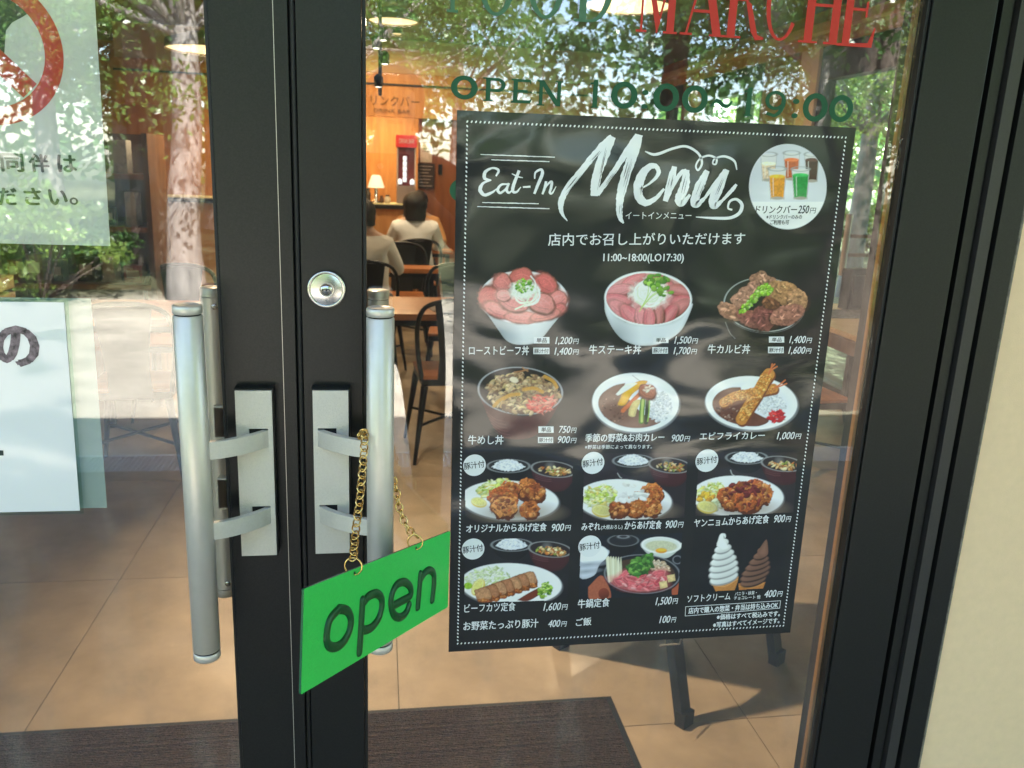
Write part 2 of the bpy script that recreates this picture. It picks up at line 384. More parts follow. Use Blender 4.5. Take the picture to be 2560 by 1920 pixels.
        for y, x in L:
            z = rd.uniform(*size); c = rd.choice(cols); k = rd.uniform(0.85, 1.12); g = rd.uniform(*asp); an2 = rd.uniform(-60, 60)
            bx = (np.abs(s.X-x) < z*1.5) & (np.abs(s.Yp-y) < z*1.5)
            if not bx.any(): continue
            ys, xs = np.where(bx); y0, y1, x0, x1 = ys.min(), ys.max()+1, xs.min(), xs.max()+1
            sub = Canvas.__new__(Canvas); sub.X, sub.Yp, sub.px = s.X[y0:y1, x0:x1], s.Yp[y0:y1, x0:x1], s.px; sub.c = s.c[y0:y1, x0:x1]
            sub.clip = None if s.clip is None else s.clip[y0:y1, x0:x1]
            if edge: sub.ell(x, y+z*0.12, z*1.08, z*g*1.12, tuple(q*edge for q in c), an2, warp=warp, ws=z)
            sub.ell(x, y, z, z*g, tuple(min(255, q*k) for q in c), an2, lit=lit, warp=warp, ws=z)
            s.c[y0:y1, x0:x1] = sub.c
    def within(s, pts=None, e=None, curve=True):
        if e: r, _, _ = s.edist(*e); s.clip = np.clip((1-r)*min(e[2], e[3])/s.px+0.5, 0, 1)
        elif pts: s.clip = np.clip(s.inpoly([tuple(q) for q in spline(list(pts)+[pts[0]], 4)][:-1] if curve else pts)/s.px+0.5, 0, 1)
        else: s.clip = None
    def build(s, name, m, parent=None, alpha=None):
        me = bpy.data.meshes.new(name); nv = s.nx*s.nz; X, Z = s.WX.ravel(), s.WZ.ravel()
        co_ = np.stack([X, np.full(nv, s.Y), Z], -1).astype(np.float32)
        i = np.arange(nv).reshape(s.nz, s.nx); q = np.stack([i[:-1, :-1], i[:-1, 1:], i[1:, 1:], i[1:, :-1]], -1)
        if alpha is not None: q = q[(alpha[:-1, :-1] & alpha[1:, 1:] & alpha[:-1, 1:] & alpha[1:, :-1])]
        q = q.reshape(-1, 4)
        if alpha is not None:
            use = np.unique(q); re = np.full(nv, -1); re[use] = np.arange(len(use)); q = re[q]; co_ = co_[use]; cc = s.c.reshape(-1, 3)[use]; nv = len(use)
        else: cc = s.c.reshape(-1, 3)
        me.vertices.add(nv); me.vertices.foreach_set('co', co_.ravel())
        me.loops.add(q.size); me.loops.foreach_set('vertex_index', q.ravel().astype(np.int32))
        me.polygons.add(len(q)); me.polygons.foreach_set('loop_start', (np.arange(len(q))*4).astype(np.int32))
        me.update(calc_edges=True)
        at_ = me.color_attributes.new('ink', 'FLOAT_COLOR', 'POINT'); k = np.ones((nv, 4), np.float32); k[:, :3] = np.clip(cc, 0, 0.85); at_.data.foreach_set('color', k.ravel())
        me.materials.append(m); me.validate()
        o = bpy.data.objects.new(name, me); C.objects.link(o)
        if parent: adopt(o, parent)
        return o

# ============================================================ the menu poster
PH = 0.0076      # the sheet is turned by less than half a degree
YS = -0.0016     # front of the sheet
poster = in_place(empty('menu_poster', (0, YS, 1.16-0.42), 0, 'large black eat-in menu poster with food pictures, stuck on the right door glass', 'poster'))
_cs, _sn = math.cos(PH), math.sin(PH)
def pp(u, v):    # sheet coordinates from its centre, metres
    return (u*_cs-v*_sn, 1.16+u*_sn+v*_cs)
PWd, PHt = 0.594, 0.840
mb = MB(); mb.prism([pp(-PWd/2, -PHt/2), pp(PWd/2, -PHt/2), pp(PWd/2, PHt/2), pp(-PWd/2, PHt/2)], YS, -0.0006)
mb.build('sheet', PO_BLACK, poster)
pr = Print(YS-0.0004)
# dotted border
i0 = 0.0145
for k in range(94):
    u = -PWd/2+i0+(PWd-2*i0)*k/93
    for v, a in ((PHt/2-i0, 1.05), (-PHt/2+i0, 1.05)): pr.disc(pp(u, v), 0.0019, 0.00115, 0, 8, a)
for k in range(1, 133):
    v = -PHt/2+i0+(PHt-2*i0)*k/133
    for u in (-PWd/2+i0, PWd/2-i0): pr.disc(pp(u, v), 0.0019, 0.00115, 0, 8, 2.1)
pr.build('dotted_border', PO_WHITE, poster)['kind'] = 'stuff'
YP = YS-0.0004
lt = Print(YP)
def A(o, k): return lambda x, y: ((o[0]+x/k)/S, (o[1]+y/k)/S)
a1 = A((1120, 260), 3.687); a7 = A((1500, 0), 2.087)
# the big brush word
def st(f, k, pts, ws, seed, rough=0.10): lt.brush([f(*p) for p in pts], [w_/k/S for w_ in ws], 1, 7, rough, seed)
K1, K7 = 3.687, 2.087
st(a1, K1, [(1100, 1078), (1052, 1010), (1040, 920), (1085, 800), (1200, 650), (1340, 480), (1440, 370), (1515, 305)], [8, 30, 52, 58, 56, 60, 66, 60], 3)
st(a1, K1, [(1515, 300), (1450, 440), (1385, 620), (1355, 760), (1350, 848)], [72, 92, 84, 80, 68], 4)
st(a1, K1, [(1375, 835), (1480, 690), (1590, 530), (1680, 390), (1745, 290)], [44, 46, 52, 60, 50], 5)
st(a1, K1, [(1760, 282), (1720, 430), (1650, 620), (1600, 800), (1580, 930), (1585, 1040), (1618, 1100)], [70, 84, 86, 80, 64, 48, 14], 6)
st(a7, K7, [(210, 985), (262, 955), (305, 905), (288, 866), (244, 880), (205, 945), (200, 1020), (238, 1058), (290, 1035), (335, 985)], [8, 12, 22, 26, 36, 48, 46, 36, 22, 14], 7)
st(a7, K7, [(388, 868), (370, 950), (340, 1050)], [26, 44, 26], 8)
st(a7, K7, [(345, 1045), (375, 980), (420, 905), (452, 888)], [12, 18, 22, 18], 9)
st(a7, K7, [(452, 886), (442, 970), (412, 1040), (428, 1062), (470, 1015)], [30, 48, 44, 30, 14], 10)
st(a7, K7, [(560, 890), (525, 960), (495, 1040), (502, 1068), (545, 1035)], [26, 46, 46, 34, 16], 11)
st(a7, K7, [(545, 1035), (590, 975), (655, 890)], [14, 22, 26], 12)
st(a7, K7, [(662, 885), (625, 970), (590, 1045), (600, 1075), (640, 1045)], [26, 46, 46, 34, 14], 13)
st(a7, K7, [(640, 1045), (690, 990), (712, 962)], [14, 20, 14], 14)
st(a7, K7, [(235, 790), (290, 806), (380, 775), (450, 764), (512, 800), (532, 850), (512, 888), (500, 865), (522, 828), (568, 812), (606, 828), (604, 856), (588, 852), (600, 828), (650, 816), (700, 840), (714, 886)], [6, 15, 13, 13, 13, 12, 10, 9, 10, 11, 11, 9, 8, 9, 12, 12, 5], 15, 0.02)
st(a7, K7, [(690, 1095), (668, 1085), (678, 1050), (712, 1040), (740, 1068), (728, 1110), (680, 1136), (600, 1138), (500, 1132)], [10, 10, 12, 14, 18, 18, 16, 14, 4], 16, 0.02)
# Eat-In
def st1(pts, ws, seed): lt.brush([a1(*p) for p in pts], [w_/K1/S for w_ in ws], 1, 6, 0.08, seed)
st1([(442, 665), (466, 612), (410, 590), (345, 625), (338, 685), (398, 702)], [14, 24, 18, 30, 30, 10], 20)
st1([(398, 700), (325, 730), (296, 790), (335, 838), (405, 815), (450, 780)], [12, 24, 36, 30, 22, 8], 21)
st1([(548, 738), (490, 745), (458, 790), (482, 820), (530, 785), (560, 735)], [14, 20, 26, 24, 18, 16], 22)
st1([(562, 730), (540, 790), (562, 818), (600, 785)], [20, 26, 20, 8], 23)
st1([(655, 612), (610, 730), (596, 800), (630, 812), (672, 765)], [26, 30, 28, 20, 8], 24)
st1([(588, 642), (640, 668), (690, 680)], [8, 14, 8], 25)
st1([(690, 766), (760, 762)], [16, 18], 26)
st1([(798, 690), (806, 632), (858, 604), (868, 650), (828, 745), (795, 828)], [12, 18, 24, 30, 28, 22], 27)
st1([(905, 712), (890, 775), (870, 832)], [24, 24, 18], 28)
st1([(876, 815), (915, 745), (955, 716), (950, 770), (938, 815), (960, 822), (996, 760)], [8, 16, 24, 24, 22, 16, 6], 29)
for p, q in (((300, 465), (985, 490)), ((400, 514), (935, 531)), ((315, 908), (835, 919)), ((270, 945), (935, 965))):
    lt.brush([a1(*p), a1((p[0]+q[0])/2, (p[1]+q[1])/2), a1(*q)], [7/K1/S, 9/K1/S, 7/K1/S], 1, 14, 0.35, 3)
T = lambda s_, l, r, b, h, b2=None, w_=None, sh=0.0, layer=2: lt.text(s_, (l, b), (r, b2 if b2 is not None else b), h, layer, sh, w_)
def price(s_, l, r, b, b2=None, h=15):
    b2 = b if b2 is None else b2; m_ = l+(r-l)*(0.74 if len(s_) > 4 else 0.68); bm_ = b+(b2-b)*0.72
    hh = h*(1.18 if ',' in s_ else 1.0); T(s_, l, m_, b+(hh-h)*0.9, hh, bm_+(hh-h)*0.9, 0.0002, 0.16); T('円', m_+1, r, bm_, h*0.74, b2, 0.0001, 0.12)
T('イートインメニュー', 1351, 1493, 473, 15, 473); T('店内でお召し上がりいただけます', 1184, 1608, 531, 27, 528, 0.0002)
T('11:00~18:00(LO17:30)', 1303, 1476, 569, 21, 569, 0.0003)
for s_, l, r, b in (('ローストビーフ丼', 1013, 1142, 767), ('牛ステーキ丼', 1272, 1384, 765), ('牛カルビ丼', 1528, 1619, 764)): T(s_, l, r, b, 20, b, 0.0002)
for s_, l, r, b in (('1,200', 1199, 1250, 743), ('1,400', 1197, 1250, 766), ('1,500', 1456, 1507, 742), ('1,700', 1454, 1505, 765), ('1,400', 1704, 1753, 741), ('1,600', 1702, 1752, 764), ('750', 1206, 1245, 935), ('900', 1203, 1245, 957)): price(s_, l, r, b)
boxes = [(1153, 1187, 728, 742, '単品'), (1152, 1187, 751, 765, '豚汁付'), (1411, 1444, 728, 741, '単品'), (1409, 1443, 750, 764, '豚汁付'), (1661, 1694, 727, 740, '単品'), (1659, 1693, 749, 763, '豚汁付'), (1163, 1196, 921, 935, '単品'), (1162, 1195, 944, 957, '豚汁付')]
T('牛めし丼', 1011, 1087, 960, 20, 960, 0.0002); T('季節の野菜&お肉カレー', 1264, 1434, 955, 18, 953, 0.0003); price('900', 1449, 1490, 954, 953)
T('※野菜は季節によって異なります。', 1263, 1408, 970, 9, 969, 0.0001); T('エビフライカレー', 1511, 1651, 950, 16, 948, 0.0002); price('1,000', 1677, 1730, 949, 948)
T('オリジナルからあげ定食', 1007, 1180, 1151, 18, 1147, 0.0003); price('900', 1190, 1233, 1148, 1146, 16)
T('みぞれ', 1256, 1296, 1146, 16, 1145, 0.0003); T('(大根おろし)', 1298, 1344, 1145, 11, 1144, 0.0001); T('からあげ定食', 1349, 1428, 1144, 18, 1142, 0.0003); price('900', 1436, 1476, 1141, 1139, 16)
T('ヤンニョムからあげ定食', 1499, 1660, 1139, 18, 1130, 0.0003); price('900', 1670, 1708, 1129, 1127, 16)
T('ビーフカツ定食', 1003, 1113, 1324, 19, 1319, 0.0002); price('1,600', 1173, 1226, 1319, 1317, 16)
T('牛鍋定食', 1248, 1316, 1314, 19, 1310, 0.0003); price('1,500', 1415, 1464, 1307, 1304, 16)
T('ソフトクリーム', 1484, 1577, 1301, 15, 1295, 0.0002); T('バニラ・抹茶・', 1587, 1634, 1287, 8, 1284, 0.0001); T('チョコレート 他', 1585, 1642, 1296, 8, 1293, 0.0001); price('400', 1650, 1690, 1291, 1288, 15)
T('お野菜たっぷり豚汁', 1001, 1162, 1362, 19, 1355, 0.0003); price('400', 1183, 1224, 1355, 1353, 15)
T('ご飯', 1244, 1277, 1353, 17, 1350, 0.0003); price('100', 1424, 1460, 1346, 1344, 15)
T('店内で購入の惣菜・弁当は持ち込みOK', 1487, 1680, 1326, 13, 1313, 0.0003)
T('※価格はすべて税込みです。', 1548, 1684, 1339, 12, 1331, 0.0003); T('※写真はすべてイメージです。', 1540, 1683, 1356, 12, 1346, 0.0003)
fr = [(1481, 1310.5), (1686, 1297.5), (1684, 1313.5), (1480, 1330.5)]
for i in range(4): lt.brush([fr[i], fr[(i+1) % 4]], [1.1, 1.1], 2, 2)
lt.build('menu_lettering', PO_WHITE, poster)
# dry streaks inside the brush word
bk = Print(YP-0.0002)
rd = random.Random(5)
for f, k, p, q, n_ in ((a1, K1, (1460, 400), (1370, 790), 5), (a1, K1, (1690, 480), (1600, 820), 5), (a1, K1, (1080, 830), (1230, 640), 4), (a1, K1, (1590, 900), (1590, 1000), 3), (a1, K1, (1290, 560), (1450, 380), 4), (a7, K7, (380, 900), (350, 1020), 3), (a7, K7, (450, 910), (425, 1020), 3), (a7, K7, (545, 930), (505, 1030), 3), (a7, K7, (650, 920), (605, 1030), 3), (a7, K7, (212, 950), (208, 1010), 2), (a1, K1, (1430, 760), (1560, 580), 3)):
    for _ in range(n_):
        ox, oy = rd.uniform(-16, 16)*k/K1, rd.uniform(-30, 30)*k/K1; t0 = rd.uniform(0, 0.3); t1 = rd.uniform(0.6, 1.0)
        g = lambda t: (p[0]+(q[0]-p[0])*t+ox, p[1]+(q[1]-p[1])*t+oy)
        bk.brush([f(*g(t0)), f(*g((t0+t1)/2)), f(*g(t1))], [0.3, rd.uniform(0.5, 1.1), 0.3], 1, 6, 0.5, _)
for x0, x1, y0, y1, s_ in boxes: pass
bk.build('brush_streaks', PO_BLACK, poster)['kind'] = 'stuff'
for x0, x1, y0, y1, s_ in boxes:
    bx = Print(YP-0.0003); bx.poly([(x0, y0), (x1, y0), (x1, y1), (x0, y1)]); bx.build('price_tag_panel', PO_WHITE, poster)
    tx = Print(YP-0.0005); tx.text(s_, (x0+(6 if len(s_) == 2 else 2), y1-2), (x1-(6 if len(s_) == 2 else 2), y1-2), (y1-y0)-4, 0, 0, 0.00008); tx.build('tag_lettering', PO_BLACK, poster)
# round stamps that say the soup comes with the dish
badges = [(1025, 1005), (1281, 1000), (1527, 995), (1022, 1186), (1274, 1180)]
for x, y in badges:
    bd = Print(YP-0.0006); c_ = bd.p(x, y); bd.disc(c_, np.linalg.norm(bd.p(x+24.5, y)-c_), None, 0, 36); bd.build('soup_stamp', PO_WHITE, poster)
    ts = Print(YP-0.0008); ts.text('豚汁付', (x-22, y+10), (x+22, y+4), 15, 0, 0, 0.00012); ts.build('stamp_lettering', PO_BLACK, poster)
# ------------------------------------------------------------ the printed dishes
YD = YS-0.0002
V2, V3, V4, V5, V6 = ((1120, 640), 3.386), ((1600, 640), 3.385), ((1110, 1100), 3.071), ((1420, 1100), 3.072), ((1690, 1060), 2.86)
BROWNS = [(112, 62, 30), (150, 88, 44), (178, 108, 54), (196, 126, 66), (132, 72, 34)]
FRY = [(150, 80, 34), (178, 98, 42), (200, 118, 56), (214, 138, 72), (128, 62, 28), (186, 92, 44)]
GREENS = [(150, 190, 60), (110, 160, 40), (190, 214, 110), (84, 130, 34), (210, 226, 150)]
LETT = [(214, 222, 140), (196, 208, 104), (232, 232, 176), (168, 190, 70), (240, 238, 200), (226, 206, 110)]
def canvas(v, x0, y0, x1, y1):
    o, k = v; q = [at((o[0]+x/k)/S, (o[1]+y/k)/S, 'y', YD) for x in (x0, x1) for y in (y0, y1)]
    c = Canvas(min(p[0] for p in q), max(p[0] for p in q), min(p[2] for p in q), max(p[2] for p in q), YD); return c.view(o, k)
def finish(c, name='dish_picture', label=None, quad=None):
    if quad: al = c.inpoly(quad) > 0
    else:
        d = np.abs(c.c-np.array((0.009, 0.009, 0.010))).sum(-1) > 0.004; al = d.copy()
        al[1:] |= d[:-1]; al[:-1] |= d[1:]; al[:, 1:] |= d[:, :-1]; al[:, :-1] |= d[:, 1:]
    o = c.build(name, PO_INK, poster, al)
    if label: o['label'] = label
def negi(c, cx, cy, r, seed, n=50):
    c.blobs((cx, cy, r, r*0.8, 0), n, (r*0.10, r*0.2), [(120, 180, 50), (160, 205, 80), (205, 228, 150), (90, 150, 40)], seed, 0.2)
def onion(c, cx, cy, r, seed, n=9):
    rd = random.Random(seed)
    for i in range(n):
        a = rd.uniform(0, 2*PI); b = a+rd.uniform(0.8, 2.2); q = r*rd.uniform(0.6, 1.1)
        c.line([(cx+q*math.cos(a), cy+q*0.8*math.sin(a)), (cx+q*0.9*math.cos((a+b)/2)*1.1, cy+q*0.8*math.sin((a+b)/2)*1.1), (cx+q*math.cos(b), cy+q*0.8*math.sin(b))], rd.uniform(7, 13), rd.choice([(238, 240, 226), (222, 228, 204), (248, 248, 240)]))
def slice_(c, x, y, rx, ry, ang, col=(206, 112, 108), rim=(140, 84, 66), warp=0.30):
    c.ell(x+3, y+8, rx*1.04, ry*1.04, (96, 48, 40), ang, warp=warp, ws=rx, soft=3)
    c.ell(x, y, rx, ry, col, ang, tex=0.25, ts=14, warp=warp, ws=rx, lit=0.16, edge=rim, ew=0.10)
    c.ell(x-rx*0.12, y-ry*0.15, rx*0.6, ry*0.5, tuple(min(255, q*1.1+10) for q in col), ang, tex=0.3, ts=9, warp=0.3, ws=20, soft=14)
    a_ = R(ang); f_ = lambda u, v: (x+u*rx*math.cos(a_)-v*ry*math.sin(a_), y+u*rx*math.sin(a_)+v*ry*math.cos(a_))
    c.line([f_(-0.7, 0.25), f_(-0.1, 0.5), f_(0.6, 0.3)], 5, tuple(q*0.72 for q in col), a=0.7); c.line([f_(-0.5, -0.3), f_(0, -0.45), f_(0.6, -0.2)], 6, tuple(min(255, q*1.15+24) for q in col), a=0.6)

# 1 roast beef bowl
c = canvas(V2, 220, 80, 1060, 780)
c.poly([(285, 440), (345, 510), (430, 630), (490, 710), (560, 745), (650, 750), (740, 735), (800, 690), (880, 590), (960, 490), (1005, 420), (900, 500), (650, 570), (400, 520)], (206, 210, 214), lit=0.2)
c.within([(285, 440), (345, 510), (430, 630), (490, 710), (560, 745), (650, 750), (740, 735), (800, 690), (880, 590), (960, 490), (1005, 420), (900, 500), (650, 570), (400, 520)]); c.ell(420, 640, 110, 150, (160, 166, 172), -35, soft=28); c.ell(900, 640, 60, 150, (184, 188, 194), 35, soft=24); c.within()
c.ell(645, 355, 373, 228, (244, 246, 250), 4, edge=(226, 228, 232), ew=0.03)
c.ell(645, 352, 355, 212, (222, 196, 190), 4, soft=3)
slice_(c, 625, 190, 100, 82, 0, (196, 100, 92)); slice_(c, 830, 235, 105, 85, 40, (200, 96, 92)); slice_(c, 455, 235, 80, 90, 20, (204, 118, 112))
slice_(c, 350, 350, 90, 112, -20, (186, 92, 86)); slice_(c, 930, 370, 85, 72, -30, (216, 128, 122)); slice_(c, 940, 450, 70, 50, -35, (196, 100, 96))
slice_(c, 420, 460, 120, 60, 24, (214, 130, 124)); slice_(c, 620, 520, 140, 48, 4, (218, 134, 128)); slice_(c, 820, 500, 130, 46, -14, (214, 128, 120)); slice_(c, 560, 400, 125, 76, 16, (212, 130, 126)); slice_(c, 790, 400, 118, 84, 22, (214, 132, 126)); slice_(c, 470, 330, 60, 50, 0, (226, 150, 144))
c.ell(640, 290, 120, 78, (236, 238, 226), 0, tex=0.2, warp=0.3, soft=6); onion(c, 650, 320, 125, 4, 13); negi(c, 650, 255, 75, 3); c.line([(700, 170), (735, 215), (745, 270)], 10, (244, 244, 236)); c.line([(570, 450), (650, 410), (690, 340)], 13, (226, 232, 208))
finish(c, label='printed white bowl of roast beef slices')
# 2 steak bowl
V2b = ((1120, 640), 3.386)
c = canvas(V2b, 1300, 100, 2080, 780)
c.poly([(1325, 380), (1330, 470), (1370, 570), (1430, 660), (1500, 720), (1600, 755), (1700, 757), (1800, 740), (1900, 690), (1980, 620), (2040, 500), (2065, 400), (1900, 560), (1500, 560)], (214, 217, 222), lit=0.2)
c.within([(1325, 380), (1330, 470), (1370, 570), (1430, 660), (1500, 720), (1600, 755), (1700, 757), (1800, 740), (1900, 690), (1980, 620), (2040, 500), (2065, 400), (1900, 560), (1500, 560)]); c.ell(1420, 680, 120, 130, (164, 170, 178), -30, soft=30); c.within()
c.ell(1694, 362, 371, 232, (246, 247, 251), 2, edge=(228, 230, 234), ew=0.03); c.ell(1694, 362, 350, 212, (212, 160, 156), 2)
c.within(e=(1694, 362, 352, 216, 2))
for i, (x, y, rx, ry, an) in enumerate(((1560, 215, 120, 50, -30), (1830, 220, 110, 46, 35), (1450, 290, 120, 52, -10), (1960, 290, 110, 50, 12), (1430, 370, 120, 54, 6), (1990, 380, 100, 56, 0), (1470, 450, 130, 60, 30), (1940, 450, 120, 56, -34), (1540, 500, 120, 60, 48), (1870, 500, 120, 60, -52), (1640, 530, 112, 58, 74), (1770, 530, 112, 60, -78), (1705, 540, 110, 54, 90))):
    slice_(c, x, y, rx, ry, an, [(206, 108, 116), (188, 84, 92), (216, 136, 140), (176, 96, 92)][i % 4], (150, 100, 88), 0.22); c.ell(x, y, rx*0.7, ry*0.25, (226, 150, 150), an, soft=10)
c.within()
c.ell(1700, 320, 150, 110, (240, 240, 232), 0, tex=0.2, warp=0.3, soft=8); onion(c, 1700, 310, 140, 9, 20)
for p_ in (((1620, 470), (1700, 330), (1760, 210)), ((1640, 440), (1730, 330), (1850, 260)), ((1630, 450), (1690, 330), (1700, 190)), ((1650, 420), (1760, 320), (1860, 310))): c.line(p_, 6, (186, 210, 110))
c.blobs((1760, 220, 110, 60, -10), 26, (16, 28), [(110, 160, 50), (84, 140, 44), (150, 190, 80)], 5, 0.2); c.blobs((1840, 300, 60, 40, 10), 8, (16, 26), [(120, 165, 60), (96, 150, 50)], 6, 0.2)
finish(c, label='printed white bowl of sliced steak with sprouts')
# 3 kalbi bowl
c = canvas(V3, 660, 110, 1460, 790)
c.poly([(712, 430), (735, 560), (790, 690), (880, 750), (1000, 768), (1120, 760), (1230, 700), (1330, 590), (1390, 460), (1200, 620), (900, 600)], (16, 15, 16)); c.ell(1050, 412, 340, 228, (22, 20, 20), 4); c.ringe(1050, 412, 338, 226, 3, (196, 198, 200), 4); c.ringe(1050, 420, 345, 232, 1.5, (120, 120, 122), 4)
c.line([(722, 560), (760, 650), (805, 700)], 4, (150, 150, 150))
for x, y, rx, ry, an, cl in ((1060, 250, 150, 85, 35, (150, 104, 84)), (900, 330, 170, 75, -38, (166, 116, 96)), (760, 470, 100, 60, 30, (170, 118, 94)), (1230, 320, 150, 90, 30, (172, 124, 82)), (1330, 400, 90, 110, 20, (178, 130, 92)), (1040, 180, 40, 60, -20, (170, 120, 96)), (950, 540, 130, 70, 20, (144, 84, 74)), (1060, 520, 120, 95, 70, (134, 74, 68)), (1240, 500, 150, 78, -16, (160, 104, 86)), (1100, 400, 80, 50, 10, (120, 72, 48))):
    c.ell(x+5, y+12, rx, ry, (58, 34, 26), an, warp=0.3, ws=60, soft=4); c.ell(x, y, rx, ry, cl, an, tex=0.75, ts=17, warp=0.3, ws=60, lit=0.28)
    c.blobs((x, y, rx*0.75, ry*0.7, an), 12, (8, 26), [tuple(min(255, q*1.3+20) for q in cl), tuple(q*0.75 for q in cl)], int(x), 0.3, (0.2, 0.5), 0.3, 0)
c.blobs((960, 360, 170, 32, -48), 120, (8, 15), [(150, 200, 50), (180, 214, 90), (210, 232, 150), (110, 160, 40)], 7, 0.2); c.blobs((1070, 290, 60, 36, -30), 40, (9, 16), [(150, 200, 50), (190, 220, 110), (120, 170, 44)], 8, 0.2)
finish(c, label='printed black bowl of grilled short rib')
# 4 beef rice bowl
c = canvas(V2, 240, 920, 1000, 1580)
c.poly([(270, 1200), (310, 1290), (355, 1400), (430, 1500), (500, 1545), (620, 1552), (720, 1530), (800, 1470), (870, 1380), (930, 1270), (965, 1180), (700, 1350), (450, 1310)], (74, 30, 28), tex=0.2, ts=30, lit=0.3)
for i in range(6): c.line([(325+i*14, 1320+i*32), (400+i*13, 1380+i*30), (480+i*10, 1400+i*28)], 5, (128, 78, 74), a=0.5)
c.ell(612, 1142, 357, 200, (30, 20, 20), 4); c.ringe(612, 1142, 355, 198, 4, (172, 172, 178), 4)
c.blobs((625, 1160, 310, 165, 4), 420, (14, 34), [(196, 160, 118), (176, 138, 98), (150, 112, 84), (214, 184, 144), (128, 92, 68), (206, 176, 122)], 11, 0.35, (0.25, 0.7), 0.3, 0.55)
for p_ in (((640, 1130), (730, 1120), (800, 1150)), ((470, 1210), (520, 1180), (600, 1170)), ((390, 1270), (440, 1220), (500, 1190)), ((820, 1020), (890, 1060), (920, 1110))): c.line(p_, 30, (206, 150, 66), tex=0.2)
c.ell(560, 1050, 34, 24, (232, 214, 186), 20, warp=0.3)
c.blobs((790, 1250, 110, 70, -10), 80, (14, 34), [(226, 100, 84), (236, 128, 112), (212, 80, 70), (240, 150, 130)], 12, 0.25, (0.15, 0.4), 0.2, 0.75)
c.line([(560, 985), (620, 975), (675, 960)], 12, (164, 110, 70)); c.line([(630, 945), (650, 960), (676, 975)], 10, (176, 124, 80))
finish(c, label='printed dark bowl of simmered beef on rice with red ginger')
# 5 vegetable curry (plate drawn in the same view)
c = canvas(V2, 1210, 960, 1980, 1510)
def plate(cx, cy, rx, ry, an=0):
    c.ell(cx+4, cy+10, rx*1.01, ry*1.02, (150, 152, 158), an, soft=3); c.ell(cx, cy, rx, ry, (240, 241, 246), an, edge=(250, 250, 252), ew=0.02, lit=0.03); c.ell(cx, cy+4, rx*0.84, ry*0.82, (228, 230, 238), an, soft=10)
plate(1588, 1240, 366, 250, 2)
c.within(e=(1588, 1245, 318, 212, 2)); c.poly([(1500, 1075), (1400, 1100), (1300, 1170), (1270, 1260), (1320, 1370), (1440, 1440), (1600, 1478), (1740, 1440), (1800, 1400), (1720, 1370), (1640, 1330), (1560, 1240), (1480, 1160)], (122, 84, 70), tex=0.12, ts=40, lit=0.2)
c.blobs((1420, 1300, 140, 110, 0), 30, (5, 12), [(100, 62, 48), (160, 116, 98), (140, 92, 74)], 14); c.within()
c.blobs((1780, 1270, 110, 130, 0), 330, (7, 12), [(232, 233, 238), (214, 216, 224), (246, 247, 250), (200, 204, 212)], 15, 0.15, (0.4, 0.8), 0.1, 0.88)
c.poly([(1440, 1240), (1500, 1130), (1610, 1060), (1690, 1060), (1640, 1110), (1560, 1170), (1500, 1260), (1440, 1262)], (232, 168, 34), tex=0.15, lit=0.3)
c.poly([(1420, 1170), (1500, 1090), (1600, 1075), (1560, 1110), (1480, 1160), (1440, 1180)], (244, 242, 232), lit=0.2)
c.line([(1480, 1310), (1550, 1240), (1620, 1170)], 34, (216, 112, 62), tex=0.2); c.poly([(1530, 1300), (1570, 1230), (1630, 1220), (1600, 1300), (1580, 1360), (1530, 1350)], (226, 200, 136), tex=0.2, lit=0.3)
c.line([(1650, 1220), (1640, 1320), (1636, 1400)], 44, (84, 128, 40)); c.line([(1650, 1220), (1642, 1320), (1640, 1400)], 20, (190, 204, 110)); c.line([(1690, 1220), (1684, 1320), (1676, 1410)], 34, (44, 58, 30)); c.line([(1706, 1225), (1702, 1320), (1690, 1400)], 10, (150, 186, 70))
slice_(c, 1690, 1150, 74, 62, 30, (168, 100, 80), (110, 62, 50)); c.blobs((1690, 1120, 50, 30, 0), 8, (10, 22), [(226, 186, 164), (236, 206, 190)], 3, 0.2, (0.3, 0.5))
c.line([(1560, 1010), (1600, 1040), (1625, 1058)], 3, (120, 90, 70))
finish(c, label='printed white plate of vegetable and meat curry')
# 6 fried prawn curry
c = canvas(V3, 540, 890, 1350, 1500)
plate(942, 1243, 388, 226, 3)
c.within(e=(942, 1250, 338, 192, 3)); c.poly([(850, 1110), (760, 1115), (660, 1160), (612, 1240), (640, 1330), (740, 1420), (900, 1455), (1040, 1430), (1090, 1390), (1020, 1350), (940, 1300), (880, 1200)], (104, 60, 44), tex=0.2, ts=40, lit=0.2)
c.blobs((740, 1330, 110, 70, 20), 34, (5, 13), [(150, 108, 92), (176, 140, 122), (84, 44, 32)], 18, 0.3); c.within()
c.poly([(860, 1100), (940, 1060), (1010, 1080), (960, 1140), (880, 1150)], (236, 238, 244), soft=3)
c.blobs((1110, 1260, 125, 95, 10), 300, (7, 12), [(234, 234, 238), (216, 218, 224), (247, 247, 250), (204, 206, 212)], 19, 0.15, (0.4, 0.8), 0.1, 0.9)
def prawn(P, wd, tail, seed):
    c.line([(x+6, y+14) for x, y in P], wd+8, (120, 62, 30)); c.line(P, wd, (206, 134, 58), tex=0.3)
    for i in range(len(P)-1):
        n_ = 26
        for q in range(1):
            mx, my = (P[i][0]+P[i+1][0])/2, (P[i][1]+P[i+1][1])/2; L_ = math.hypot(P[i+1][0]-P[i][0], P[i+1][1]-P[i][1])
            c.blobs((mx, my, L_/2+8, wd*0.47, math.degrees(math.atan2(P[i+1][1]-P[i][1], P[i+1][0]-P[i][0]))), 70, (6, 14), [(214, 142, 62), (232, 168, 84), (186, 108, 42), (242, 184, 104), (198, 122, 50)], seed+i, 0.4, (0.4, 0.8), 0.2, 0.7)
    for a, b in tail: c.line([P[-1], a, b], 12, (206, 110, 56), tex=0.2)
